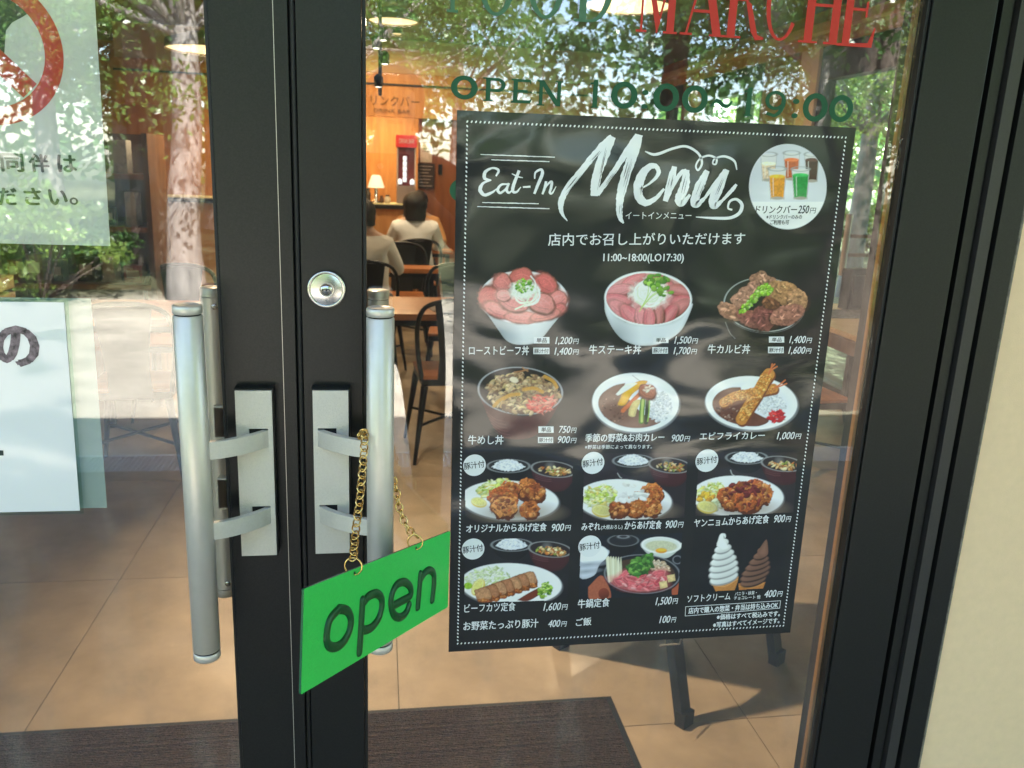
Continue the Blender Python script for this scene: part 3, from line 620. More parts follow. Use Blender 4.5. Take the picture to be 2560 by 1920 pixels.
prawn([(710, 1240), (800, 1190), (900, 1170), (1020, 1140), (1130, 1120)], 80, [((1180, 1090), (1230, 1050)), ((1190, 1100), (1240, 1080))], 30)
prawn([(860, 1380), (930, 1260), (1000, 1150), (1050, 1060), (1090, 1000)], 98, [((1110, 950), (1118, 915)), ((1120, 960), (1160, 935)), ((1110, 950), (1140, 915))], 40)
c.blobs((1150, 1360, 62, 50, -30), 34, (14, 32), [(212, 40, 44), (232, 70, 66), (190, 30, 36)], 21, 0.25, (0.2, 0.5), 0.2, 0.7)
finish(c, label='printed white plate of fried prawn curry')

# set meals: dark photographs
def setbg(quad, col=(26, 24, 27)):
    c.clip = None; c.put(np.clip(c.inpoly(quad)/c.px+0.5, 0, 1), col, tex=0.25, ts=120); c.within(quad, curve=False)
def rice(cx, cy, rx, seed):
    c.poly([(cx-rx*1.12, cy), (cx-rx*0.9, cy+rx*0.45), (cx-rx*0.4, cy+rx*0.8), (cx+rx*0.4, cy+rx*0.8), (cx+rx*0.9, cy+rx*0.4), (cx+rx*1.12, cy)], (16, 15, 18)); c.ell(cx, cy, rx*1.12, rx*0.36, (34, 34, 38)); c.ringe(cx, cy, rx*1.11, rx*0.35, 2, (150, 152, 156))
    c.poly([(cx-rx*0.9, cy+8), (cx-rx*0.6, cy-rx*0.2), (cx-rx*0.3, cy-rx*0.34), (cx, cy-rx*0.36), (cx+rx*0.35, cy-rx*0.3), (cx+rx*0.7, cy-rx*0.06), (cx+rx*0.88, cy+8), (cx+rx*0.4, cy+rx*0.24), (cx-rx*0.3, cy+rx*0.25)], (232, 234, 242), tex=0.12, ts=7, lit=0.12, warp=6)
    c.blobs((cx, cy-rx*0.04, rx*0.75, rx*0.22, 0), 90, (5, 9), [(246, 247, 252), (226, 229, 238), (210, 214, 226)], seed, 0.1, (0.4, 0.8), 0.1, 0.93)
def soup(cx, cy, rx, seed, lid=None):
    c.poly([(cx-rx, cy), (cx-rx*0.85, cy+rx*0.5), (cx-rx*0.4, cy+rx*0.95), (cx+rx*0.5, cy+rx*0.95), (cx+rx, cy+rx*0.3), (cx+rx, cy)], (62, 26, 30), lit=0.3)
    for i in range(3): c.line([(cx-rx*0.8, cy+rx*0.24+i*14), (cx-rx*0.4, cy+rx*0.36+i*14), (cx-rx*0.1, cy+rx*0.38+i*14)], 4, (128, 80, 84), a=0.5)
    c.ell(cx, cy, rx, rx*0.36, (40, 30, 32), 6); c.ringe(cx, cy, rx*0.99, rx*0.35, 2.2, (158, 156, 158), 6); c.ell(cx-rx*0.15, cy-rx*0.14, rx*0.12, rx*0.12, (120, 118, 120), soft=10)
    c.blobs((cx+rx*0.08, cy+rx*0.07, rx*0.72, rx*0.19, 6), 60, (7, 16), [(212, 160, 96), (226, 186, 130), (190, 110, 50), (160, 120, 60), (236, 214, 170), (140, 150, 60)], seed, 0.3, (0.3, 0.7))
def karaage(cx, cy, r, seed, pal=FRY, n=90):
    rd = random.Random(seed)
    c.ell(cx, cy+r*0.45, r*1.1, r*0.3, (150, 130, 112), soft=18)
    for x, y, q in sorted([(cx+rd.uniform(-0.75, 0.75)*r, cy+rd.uniform(-0.42, 0.36)*r, rd.uniform(0.34, 0.46)*r) for _ in range(9)], key=lambda t: t[1]):
        c.ell(x+3, y+q*0.25, q*1.0, q*0.9, (88, 40, 20), rd.uniform(-40, 40), warp=0.25, ws=30); c.ell(x, y, q, q*0.85, rd.choice(pal), 0, tex=0.6, ts=9, warp=0.3, ws=28, lit=0.3)
        c.blobs((x, y-q*0.05, q*0.85, q*0.72, 0), 34, (q*0.08, q*0.24), pal+[(222, 150, 90)], int(x*7+y), 0.4, (0.4, 0.9), 0.3, 0.68)
def lemon(x, y, r, ang=0):
    c.ell(x, y, r, r*0.62, (226, 196, 70), ang); c.ell(x-2, y-5, r*0.92, r*0.5, (236, 230, 168), ang, tex=0.15); c.ell(x-2, y-5, r*0.8, r*0.4, (232, 222, 130), ang, tex=0.25, ts=8)
def salad(x, y, rx, ry, seed): c.blobs((x, y, rx, ry, -12), 150, (10, 30), LETT, seed, 0.25, (0.2, 0.6), 0.3, 0.82)
Q = [(160, 118), (995, 118), (978, 618), (160, 645)]
c = canvas(V4, 150, 105, 1005, 655); setbg(Q); rice(495, 200, 145, 41); soup(840, 225, 170, 42)
c.ell(505, 470, 374, 152, (150, 150, 156), 3, soft=3); c.ell(505, 462, 374, 150, (240, 241, 246), 3, lit=0.03); salad(395, 370, 130, 62, 43); c.blobs((470, 345, 60, 36, 0), 20, (18, 34), [(206, 220, 110), (226, 230, 150)], 44, 0.2, (0.4, 0.7)); lemon(268, 480, 62, 14); karaage(565, 460, 215, 45)
c.line([(460, 300), (480, 318), (470, 330)], 4, (190, 190, 190)); finish(c, label='printed fried chicken set meal with lemon', quad=Q)
Q = [(122, 100), (922, 95), (895, 600), (112, 628)]
c = canvas(V5, 105, 85, 930, 640); setbg(Q, (36, 30, 36)); rice(500, 160, 138, 51); soup(782, 195, 162, 52)
c.ell(430, 470, 366, 160, (150, 150, 156), 3, soft=3); c.ell(430, 462, 366, 160, (242, 242, 247), 3); salad(240, 430, 130, 80, 53); lemon(262, 545, 80, 8); karaage(520, 460, 190, 54)
c.blobs((450, 440, 80, 30, -10), 16, (14, 32), [(238, 236, 236), (226, 224, 226), (248, 246, 246)], 55, 0.12, (0.4, 0.7), 0.3, 0.95); c.blobs((560, 425, 60, 26, 0), 12, (14, 32), [(240, 238, 238), (228, 226, 228)], 56, 0.12, (0.4, 0.7), 0.3, 0.95); c.blobs((460, 350, 50, 20, 0), 8, (14, 26), [(240, 236, 232)], 57, 0.1, (0.4, 0.6), 0.3, 0.95)
c.line([(380, 255), (400, 285), (412, 292)], 5, (190, 190, 190)); finish(c, label='printed fried chicken set meal under grated radish', quad=Q)
Q = [(165, 195), (872, 200), (842, 635), (135, 662)]
c = canvas(V6, 125, 185, 880, 672); setbg(Q, (38, 32, 36)); rice(505, 240, 132, 61); soup(760, 285, 150, 62)
c.ell(440, 525, 328, 150, (150, 150, 156), 2, soft=3); c.ell(440, 518, 328, 148, (242, 242, 247), 2); salad(270, 490, 110, 70, 63); c.blobs((210, 520, 50, 34, 0), 14, (14, 26), [(230, 180, 60), (214, 150, 50)], 64); c.blobs((300, 580, 54, 34, 0), 8, (22, 34), [(226, 232, 200), (206, 222, 170)], 65, 0.2, (0.5, 0.8)); lemon(222, 595, 72, 12)
karaage(480, 520, 185, 66, FRY+[(112, 40, 36), (128, 52, 44)]); c.blobs((480, 470, 110, 60, 0), 26, (10, 26), [(116, 36, 38), (140, 54, 50), (96, 28, 30)], 67, 0.4, (0.3, 0.6)); c.line([(390, 330), (402, 360), (425, 372)], 5, (190, 190, 190)); finish(c, label='printed fried chicken set meal in red sauce', quad=Q)
Q = [(158, 762), (970, 745), (950, 1232), (152, 1252)]
c = canvas(V4, 145, 735, 980, 1262); setbg(Q, (26, 25, 30)); rice(520, 805, 140, 71); soup(815, 840, 165, 72)
c.ell(515, 1118, 388, 160, (150, 150, 156), 2, soft=3); c.ell(515, 1108, 388, 162, (240, 241, 246), 2); c.blobs((330, 1050, 170, 66, -8), 200, (10, 26), [(232, 236, 214), (216, 226, 180), (244, 244, 232), (200, 214, 150)], 73, 0.15, (0.15, 0.4), 0.2, 0.9); c.ell(185, 1120, 34, 26, (150, 190, 50), tex=0.4)
lemon(262, 1130, 72, -60); c.poly([(560, 1230), (640, 1180), (740, 1130), (780, 1140), (730, 1190), (640, 1238)], (112, 48, 30), lit=0.2); c.blobs((775, 1150, 45, 62, 40), 90, (6, 14), GREENS, 74, 0.2)
for i in range(7):
    x, y = 640-i*58, 1060+i*20; c.poly([(x-62, y-26), (x+40, y-52), (x+80, y+34), (x+62, y+78), (x-28, y+62)], (112, 62, 30), warp=5); c.poly([(x-58, y-26), (x+38, y-48), (x+70, y+34), (x-30, y+48)], [(186, 134, 96), (170, 112, 78)][i % 2], tex=0.4, ts=12, lit=0.3); c.blobs((x+18, y+56, 48, 16, 12), 40, (5, 11), FRY, 80+i, 0.4, (0.4, 0.8), 0.2, 0.6)
finish(c, label='printed beef cutlet set meal', quad=Q)
Q = [(98, 737), (882, 712), (846, 1190), (80, 1230)]
c = canvas(V5, 70, 700, 890, 1240); setbg(Q, (20, 25, 34))
c.poly([(80, 860), (300, 840), (300, 900), (240, 960), (200, 1040), (90, 1056)], (196, 200, 212), lit=0.2); c.ell(190, 880, 118, 74, (236, 238, 244), -8); c.ell(185, 876, 100, 56, (246, 247, 250), -8, tex=0.06, ts=8); c.ell(160, 955, 100, 16, (160, 166, 180), -6, soft=5); c.ell(140, 1010, 70, 12, (150, 156, 170), -6, soft=5)
c.poly([(310, 790), (330, 870), (400, 900), (480, 880), (530, 800)], (18, 18, 22)); c.ell(424, 772, 118, 46, (34, 34, 40)); c.ringe(424, 772, 116, 44, 2, (120, 122, 128)); c.ell(425, 745, 62, 22, (52, 52, 58)); c.ringe(425, 742, 40, 12, 2, (150, 150, 156))
c.poly([(562, 820), (620, 880), (700, 905), (770, 903), (840, 850), (870, 790)], (196, 200, 196), lit=0.25); c.ell(716, 808, 156, 64, (222, 224, 218), 2, edge=(240, 240, 236)); c.ell(716, 815, 120, 42, (202, 200, 170), 2, tex=0.2); c.ell(716, 850, 44, 20, (232, 160, 30), lit=0.2); c.ell(720, 845, 30, 10, (246, 196, 70))
c.poly([(155, 1130), (250, 1040), (300, 1100), (330, 1180), (310, 1225), (170, 1225)], (170, 92, 66), tex=0.2); c.ell(275, 1180, 42, 44, (120, 52, 36), lit=0.5); c.poly([(800, 1120), (850, 1080), (846, 1180), (800, 1190)], (170, 84, 56))
c.ell(570, 1040, 296, 158, (14, 14, 18), 2); c.ell(570, 1030, 290, 150, (26, 26, 30), 2); c.ringe(570, 1030, 288, 148, 3, (120, 122, 130), 2); c.ell(565, 1035, 260, 126, (70, 48, 36), 2); c.ringe(840, 920, 34, 30, 4, (110, 112, 120))
c.blobs((700, 975, 80, 46, 20), 90, (7, 14), [(206, 180, 150), (186, 156, 126), (226, 206, 180)], 91, 0.25)
for i in range(6): c.poly([(290+i*22, 905+i*6), (318+i*18, 900), (345+i*14, 1040), (310+i*16, 1090)], [(236, 232, 206), (220, 214, 180)][i % 2], lit=0.3)
for x, y, rx, ry, an in ((440, 1050, 70, 40, -30), (520, 1060, 80, 36, 10), (620, 1080, 90, 40, -10), (690, 1040, 70, 40, -20), (470, 1110, 110, 36, 12), (600, 1130, 120, 32, -2), (710, 1090, 60, 34, -30), (400, 1090, 50, 30, 20)): slice_(c, x, y, rx, ry, an, (200, 88, 96), (226, 150, 146), 0.35)
c.blobs((560, 1090, 190, 60, 0), 60, (8, 26), [(226, 130, 134), (190, 70, 82), (236, 168, 166), (206, 96, 104)], 92, 0.25, (0.15, 0.4), 0.3, 0.8)
for x, y in ((790, 1060), (730, 1110)): c.poly([(x-32, y-20), (x+28, y-30), (x+36, y+20), (x-20, y+34)], (226, 196, 140), tex=0.3, lit=0.4, curve=False)
c.blobs((550, 970, 90, 60, -10), 70, (16, 34), [(60, 112, 44), (84, 140, 54), (44, 90, 36), (110, 160, 70)], 93, 0.3, (0.35, 0.7), 0.3, 0.6); c.blobs((620, 910, 36, 36, 0), 16, (16, 26), [(84, 140, 54), (50, 100, 40)], 94)
finish(c, label='printed beef hot pot set meal with raw egg', quad=Q)
Q = [(125, 775), (808, 742), (768, 1170), (86, 1210)]
c = canvas(V6, 75, 730, 820, 1222); setbg(Q, (20, 21, 26))
c.poly([(252, 1130), (448, 1090), (440, 1130), (405, 1230), (300, 1230)], (190, 124, 62), tex=0.2, curve=False); c.poly([(446, 1140), (640, 1130), (600, 1230), (455, 1230)], (178, 112, 54), tex=0.2, curve=False)
c.line([(258, 1150), (350, 1160), (440, 1110)], 7, (214, 152, 88)); c.line([(452, 1160), (540, 1170), (625, 1140)], 7, (206, 142, 80))
for i in range(7):
    t = i/6; y = 1100-i*42; wd = (102, 108, 104, 94, 78, 60, 42)[i]; x = 342-8*t; c.ell(x, y+8, wd, 42-12*t, (150, 150, 150), -16, soft=1.5); c.ell(x, y, wd, 38-12*t, (228, 228, 226), -16, lit=0.22)
c.poly([(290, 870), (310, 800), (328, 782), (352, 786), (356, 806), (346, 824), (342, 800), (360, 850), (376, 885), (330, 900)], (240, 240, 238), lit=0.2)
for i in range(7):
    t = i/6; y = 1120-i*36; wd = (92, 104, 102, 88, 70, 50, 32)[i]; x = 552+t*62; c.ell(x, y+8, wd, 36-12*t, (52, 32, 26), -16, soft=1.5); c.ell(x, y, wd, 32-11*t, (122, 86, 70), -16, lit=0.35)
c.poly([(575, 930), (612, 868), (646, 826), (656, 870), (656, 930), (620, 950)], (126, 88, 72), lit=0.3)
finish(c, label='printed vanilla and chocolate soft ice cream cones', quad=Q)
# round badge with the drinks
V7 = ((1500, 0), 2.087)
c = canvas(V7, 772, 745, 1190, 1203)
c_ = (980, 974)
r, _, _ = c.edist(980, 974, 202, 223, 0)
c.ell(980, 974, 202, 222, (238, 240, 247)); c.within(e=(980, 974, 200, 220, 0)); c.poly([(760, 700), (1200, 700), (1200, 1052), (760, 1052)], (206, 208, 216), curve=False); c.ell(990, 1000, 150, 60, (228, 229, 234), soft=30); c.poly([(760, 1054), (1200, 1054), (1200, 1250), (760, 1250)], (238, 240, 247), curve=False)
def cup(x, yt, yb, wt, wb, col, fill):
    h = yb-yt; c.poly([(x-wt, yt), (x+wt, yt), (x+wb, yb), (x-wb, yb)], (216, 214, 214), curve=False); yf = yt+h*fill; wf = wt+(wb-wt)*fill
    c.poly([(x-wf+2, yf), (x+wf-2, yf), (x+wb-2, yb-8), (x-wb+2, yb-8)], col, tex=0.35, ts=9, curve=False); c.ell(x, yf, wf-2, 10, tuple(min(255, q*1.2+20) for q in col), tex=0.3); c.ringe(x, yt, wt, 12, 1.5, (150, 150, 152)); c.line([(x-wt, yt), (x-wb, yb)], 1.5, (150, 150, 152)); c.line([(x+wt, yt), (x+wb, yb)], 1.5, (150, 150, 152)); c.ell(x, yb-6, wb, 8, (170, 160, 150)); c.line([(x-wf*0.5, yf+10), (x-wb*0.6, yb-20)], 4, (246, 244, 240), a=0.6)
cup(880, 805, 945, 42, 32, (226, 196, 164), 0.35); cup(1000, 798, 940, 42, 32, (190, 84, 34), 0.25); cup(1105, 805, 950, 38, 28, (70, 36, 30), 0.2); cup(925, 880, 1040, 47, 34, (226, 148, 34), 0.25); cup(1046, 882, 1040, 46, 34, (36, 146, 66), 0.2)
c.within(); finish(c, 'drink_picture', 'round printed badge with five glasses of soft drink')
dt = Print(YP-0.0001)
dt.text('ドリンクバー', (1632, 461), (1721, 461), 17, 0, 0.05, 0.0002); dt.text('250', (1723, 461), (1748, 461), 17, 0, 0.16, 0.0002); dt.text('円', (1749, 461), (1762, 461), 12, 0, 0.1)
dt.text('※ドリンクバーのみの', (1655, 473), (1732, 473), 9, 0, 0.05, 0.0001); dt.text('ご利用も可', (1663, 485), (1704, 485), 10, 0, 0.05, 0.0001)
dt.build('drink_lettering', PO_BLACK, poster)
# ============================================================ the double door
ZB, ZT = 0.02, 2.10
def holed_plate(mb, x0, x1, z0, z1, yf, yb, holes):
    """plate with real rectangular openings; holes are (x0,x1,z0,z1)"""
    xs = sorted({x0, x1, *[h[0] for h in holes], *[h[1] for h in holes]}); zs = sorted({z0, z1, *[h[2] for h in holes], *[h[3] for h in holes]})
    for i in range(len(xs)-1):
        for j in range(len(zs)-1):
            if any(h[0] <= xs[i] < h[1] and h[2] <= zs[j] < h[3] for h in holes): continue
            a, b, c, d = xs[i], xs[i+1], zs[j], zs[j+1]
            mb.add([(a, yf, c), (b, yf, c), (b, yf, d), (a, yf, d)], [(0, 1, 2, 3)])
    for (a, b, c, d) in holes:
        mb.add([(a, yf, c), (b, yf, c), (b, yf, d), (a, yf, d), (a, yb, c), (b, yb, c), (b, yb, d), (a, yb, d)], [(0, 4, 5, 1), (1, 5, 6, 2), (2, 6, 7, 3), (3, 7, 4, 0)])
    mb.add([(x0, yf, z0), (x1, yf, z0), (x1, yf, z1), (x0, yf, z1), (x0, yb, z0), (x1, yb, z0), (x1, yb, z1), (x0, yb, z1)], [(0, 4, 5, 1), (1, 5, 6, 2), (2, 6, 7, 3), (3, 7, 4, 0)])
def screw(parent, x, y, z, sgn=-1):
    m = MB(); m.lathe([(0, 0), (0.0042, 0), (0.0046, 0.0008*-sgn), (0.0046, 0.003*-sgn)], x, y, z, 14, 'y')
    s = m.build('screw', CHROME, parent)
    q = MB(); q.box(x-0.0028, x+0.0028, y+sgn*0.0004, y+sgn*0.0001, z-0.0005, z+0.0005); q.box(x-0.0005, x+0.0005, y+sgn*0.0005, y+sgn*0.0002, z-0.0028, z+0.0028)
    q.xf(Matrix.Translation((x, 0, z)) @ Matrix.Rotation(0.6, 4, 'Y') @ Matrix.Translation((-x, 0, -z))); return s, q
def handle(door, bx, px0, px1, side=1):
    """long pull bar on two curved arms; bx bar axis, px0..px1 plate; outdoors"""
    sx = 1 if bx > (px0+px1)/2 else -1
    BY, BR = -0.090, 0.0187
    m = MB(); m.lathe([(BR-0.0016, 0.8186), (BR, 0.820), (BR, 1.3025), (BR-0.0016, 1.3038)], bx, BY, 0, 40)
    h = m.build('pull_handle', SILVER, door)
    for z0, z1 in ((1.3055, 1.317), (0.805, 0.817)):
        m = MB(); top = z0 > 1
        pr_ = [(BR-0.0010, z0), (BR, z0+0.001), (BR, z1-0.0015), (BR-0.0015, z1), (BR-0.004, z1), (BR-0.0045, z1-0.0006), (0.0, z1-0.0006)] if top else [(0, z0), (BR-0.0015, z0), (BR, z0+0.0015), (BR, z1-0.001), (BR-0.001, z1)]
        m.lathe(pr_, bx, BY, 0, 40); m.build('end_cap', SILVER, h)
    m = MB(); m.lathe([(BR-0.0025, 0.8168), (BR-0.0025, 0.8190)], bx, BY, 0, 32); m.lathe([(BR-0.0025, 1.3036), (BR-0.0025, 1.3057)], bx, BY, 0, 32); m.build('cap_joint', DARKHOLE, h)
    # plate: black block with a silver lacquered cover; arms come out of two slots
    zl = [(1.105, 1.133), (0.988, 1.0155)]; w_ = 0.024
    hx0, hx1 = (px0+0.017, px1-0.0065) if sx < 0 else (px0+0.0065, px1-0.017)
    m = MB(); m.box(px0-0.002, px1+0.002, -0.0365, -0.0152, 0.9365, 1.1905, 0.0008)
    m.build('plate_block', BLACK_ALU, h)
    m = MB(); holed_plate(m, px0, px1, 0.938, 1.1886, -0.0405, -0.0367, [(hx0, hx1, a, b) for a, b in zl]); m.build('cover_plate', SILVER_L, h)
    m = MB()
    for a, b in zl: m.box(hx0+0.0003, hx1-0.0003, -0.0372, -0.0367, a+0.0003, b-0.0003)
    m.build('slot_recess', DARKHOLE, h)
    for a, b in zl:
        zc = (a+b)/2-0.001; hh = 0.0125; P = []
        x_s = hx1-0.002 if sx < 0 else hx0+0.002; x_e = bx
        for k in range(15):
            t = k/14; x = x_s+(x_e-x_s)*t; y = -0.036-0.054*math.sin(t*PI/2)**0.85
            P.append((x, y))
        m = MB(); th = 0.0045
        vs = []
        for k, (x, y) in enumerate(P):
            t = Vector((P[min(k+1, 14)][0]-P[max(k-1, 0)][0], P[min(k+1, 14)][1]-P[max(k-1, 0)][1])).normalized(); nx, ny = -t.y, t.x
            for q, z in ((1, zc-hh), (1, zc+hh), (-1, zc+hh), (-1, zc-hh)): vs.append((x+nx*th*q, y+ny*th*q, z))
        fs = []
        for k in range(14):
            for e in range(4): fs.append((k*4+e, k*4+(e+1) % 4, k*4+4+(e+1) % 4, k*4+4+e))
        m.add(vs, fs, False); m.add(vs[:4], [(0, 1, 2, 3)])
        ob = m.build('arm', SILVER_L if sx > 0 else SILVER_L, h)
        md = ob.modifiers.new('b', 'BEVEL'); md.width = 0.0008; md.segments = 2
    return h
def inner_handle(door, bx, fx):
    BY, BR = 0.088, 0.0165
    m = MB(); m.lathe([(0, 0.808), (BR, 0.810), (BR, 0.823)], bx, BY, 0, 32); m.lathe([(BR, 0.8242), (BR, 1.3000)], bx, BY, 0, 32)
    m.lathe([(BR, 1.3012), (BR, 1.313), (BR-0.001, 1.3145), (0, 1.3145)], bx, BY, 0, 32)
    h = m.build('inner_pull_handle', SILVER, door); h['label'] = 'inner pull handle seen through the glass'
    sg = 1 if fx > bx else -1
    for z in (1.112, 0.996):
        m = MB(); m.box(min(bx, fx), max(bx, fx), 0.058, 0.0675, z-0.026, z+0.026, 0.001); m.box(bx+sg*0.012-0.012, bx+sg*0.012+0.012, 0.058, 0.075, z-0.024, z+0.024, 0.001)
        m.build('bracket', SILVER_L, h)
        sxs = MB()
        for dz in (-0.011, 0.011):
            s_, q = screw(h, bx+sg*0.0185, 0.0575, z+dz); s_.name = 'screw'; sxs.v += []; q.build('screw_slot', DARKHOLE, h)
    s_, q = screw(h, bx+sg*0.006, BY-BR-0.0003, 1.287); q.build('screw_slot', DARKHOLE, h)
    s_, q = screw(h, bx+sg*0.006, BY-BR-0.0003, 0.835); q.build('screw_slot', DARKHOLE, h)
    return h
def leaf(name, x0, x1, gx0, gx1, label, meet_left):
    """x0..x1 door leaf, gx0..gx1 clear glass"""
    d = in_place(empty(name, ((x0+x1)/2, 0, 0), 0, label, 'door', 'leaves of the double glass door'))
    for a, b, mt in ((x0, gx0, meet_left is False), (gx1, x1, meet_left is True)):
        # meeting or hinge stile: face, glazing bead, fine groove
        inner, outer = (b, a) if b == gx0 else (a, b)
        s_ = 1 if outer > inner else -1; bead = 0.0055
        m = MB(); f0, f1 = sorted((inner+s_*bead, outer)); m.box(f0, f1, -0.0150, 0.055, ZB, ZT, 0.0012); st_ = m.build('stile', BLACK_ALU, d)
        m = MB(); b0, b1 = sorted((inner, inner+s_*(bead-0.0006))); m.box(b0, b1, -0.0105, 0.016, ZB+0.1, ZT-0.08, 0.0010); m.build('glazing_bead', BLACK_RUB, st_)
    for z0, z1 in ((ZB, ZB+0.12), (ZT-0.09, ZT)):
        m = MB(); m.box(gx0+0.0006, gx1-0.0006, -0.0145, 0.054, z0, z1, 0.001); m.build('rail', BLACK_ALU, d)
    m = MB(); m.box(gx0+0.0002, gx1-0.0002, 0.0, 0.0055, ZB+0.1, ZT-0.07); m.build('glass_pane', G_DOOR, d)
    m = MB()
    for a in ((gx0,) if meet_left else (gx1,)):
        s_ = 1 if a == gx0 else -1; b = sorted((a+s_*0.0008, a+s_*0.0066)); m.box(b[0], b[1], 0.0062, 0.0150, ZB+0.11, ZT-0.08)
    m.build('spacer_strip', SPACER, d)
    return d
SPACER = mat('tan_spacer_strip', srgb(150, 108, 64), 0.45, 0.3, noise=0.1, nscale=200)
XM0, XM1 = -0.5225, -0.5125
doorL = leaf('glass_door', -1.5150, XM0, -1.4180, -0.6265, 'left leaf of the black framed glass door, with paper notices and a long pull bar', True)
doorR = leaf('glass_door', XM1, 0.4815, -0.4235, 0.3735, 'right leaf of the black framed glass door, with lock, menu poster and opening hours', False)
for a, b, dd in ((-0.5408, -0.5401, doorL),):
    m = MB(); m.box(a, b, -0.0158, -0.0149, ZB, ZT); m.build('trim_line', SILVER, dd)
m = MB(); m.lathe([(0.0052, ZB), (0.0052, ZT)], (XM0+XM1)/2, -0.006, 0, 16); m.build('meeting_gasket', BLACK_RUB, doorL)
hL = handle(doorL, -0.6495, -0.6040, -0.5545); hR = handle(doorR, -0.4040, -0.4985, -0.4490)
inner_handle(doorL, -0.6530, -0.632); inner_handle(doorR, -0.4075, -0.428)
# lock cylinder
lx, lz = at(704.5, 627, 'y', -0.028)[[0, 2]]
m = MB(); m.lathe([(0.0262, -0.0152), (0.0262, -0.0210), (0.0255, -0.0222), (0.0228, -0.0226), (0.0224, -0.0220), (0.0218, -0.0205)], lx, 0, lz, 40, 'y'); lk = m.build('lock_cylinder', CHROME, doorR)
m = MB(); m.lathe([(0.0217, -0.0208), (0.0200, -0.0212), (0.0100, -0.0228), (0.0092, -0.0228), (0.0090, -0.0215), (0.0082, -0.0215)], lx, 0, lz, 40, 'y'); m.build('lock_face', CHROME, lk)
m = MB(); m.lathe([(0.0081, -0.0216), (0.0078, -0.0236), (0.0, -0.0236)], lx, 0, lz, 28, 'y'); m.build('key_plug', CHROME, lk)
m = MB(); m.box(lx-0.0052, lx+0.0052, -0.0240, -0.0236, lz-0.0009, lz+0.0009, 0.0003); m.box(lx-0.0012, lx+0.0012, -0.0241, -0.0236, lz-0.0022, lz+0.0014, 0.0003); m.box(lx-0.006, lx-0.004, -0.0239, -0.0236, lz-0.002, lz+0.001, 0.0002); m.build('keyhole', DARKHOLE, lk)
lp = Print(-0.0233); vs, fs = glyphs('OI'); lp.raw([(lx-0.0024+v[0]*0.0036, lz-0.0165+v[1]*0.0040) for v in vs], fs); GREY = mat('grey_stamp_ink', (0.25, 0.25, 0.25), 0.5); lp.build('lock_marking', GREY, lk)
# fixed frame round the opening
fr_ = in_place(empty('door_frame', (0, 0, 0), 0, 'black aluminium frame fixed round the double glass door, against the cream wall', 'door frame'))
for s_, xo in ((1, 0.4815), (-1, 1.5150)):
    def bx_(a, b, y0, y1, nm, mt, z1=2.18, bev=0.0008):
        m = MB(); q = sorted((s_*(xo+a), s_*(xo+b))); m.box(q[0], q[1], y0, y1, 0.0, z1, bev); return m.build(nm, mt, fr_)
    bx_(0.0125, 0.0295, -0.010, 0.075, 'frame_strip', BLACK_ALU); bx_(0.0305, 0.0355, -0.004, 0.07, 'frame_groove', BLACK_RUB)
    bx_(0.0360, 0.0560, -0.0165, 0.07, 'frame_strip', mat('dark_brown_grey_aluminium', (0.040, 0.037, 0.036), 0.4, 0.3, noise=0.1, nscale=300)); bx_(0.0565, 0.0625, -0.004, 0.07, 'frame_groove', BLACK_RUB)
    bx_(0.0630, 0.1000, -0.020, 0.075, 'jamb', BLACK_ALU); bx_(0.0010, 0.0120, 0.030, 0.07, 'frame_stop', BLACK_RUB)
m = MB(); m.box(-1.64, 0.60, -0.0195, 0.074, 2.1805, 2.26, 0.001); m.build('head', BLACK_ALU, fr_)
m = MB(); m.box(-1.50, 0.47, -0.012, 0.07, 2.105, 2.1795, 0.001); m.build('transom', BLACK_ALU, fr_)
m = MB(); m.box(-1.49, 0.46, -0.02, 0.07, 0.0, 0.016, 0.001); m.build('threshold', SILVER, fr_)

m = MB(); m.box(0.5822, 0.5862, -0.0200, -0.0125, 0.0, 2.18, 0.001); m.build('sealant_bead', mat('old_sealant', (0.16, 0.14, 0.11), 0.8, noise=0.4, nscale=60), fr_)
# lettering on the glass
INK_G = laminate('dark_green_vinyl', (0.009, 0.080, 0.034), wav=0.0, rough=0.35, coat=0.12); INK_R = laminate('red_vinyl', (0.50, 0.030, 0.020), wav=0.0, rough=0.35, coat=0.12)
INK_FG = laminate('soft_green_vinyl', (0.05, 0.14, 0.07), wav=0.0, rough=0.3, coat=0.4)
YL = -0.0004
def px_box(x0, x1, y0, y1):
    a, b, c, d = at(x0, y1, 'y', YL), at(x1, y1, 'y', YL), at(x0, y0, 'y', YL), at(x1, y0, 'y', YL)
    return (a[0]+c[0])/2, (b[0]+d[0])/2, (a[2]+b[2])/2, (c[2]+d[2])/2
def glyph_part(name, mt, fn, box):
    pr = Print(YL); x0, x1, z0, z1 = px_box(*box); W, H = x1-x0, z1-z0
    P_ = lambda pts: [(x0+u*W, z0+v*H) for u, v in pts]
    poly = lambda pts: (pr.raw(P_(pts), [tuple(range(len(pts)))[::-1]], pr.l), setattr(pr, 'l', pr.l+0.2))
    ring = lambda cx, cz, rx, rz, tx, tz, a0=0, a1=2*PI: (pr.ring((x0+cx*W, z0+cz*H), rx*W, rz*H, tx*W, tz*H, pr.l, 36, a0, a1), setattr(pr, 'l', pr.l+0.2))
    fn(poly, ring); o = pr.build(name, mt, doorR); o['label'] = name.replace('_', ' ')+' '+mt.name.split('_vinyl')[0].replace('_', ' '); return o
def gO(p, r): r(0.5, 0.5, 0.5, 0.5, 0.235, 0.185)
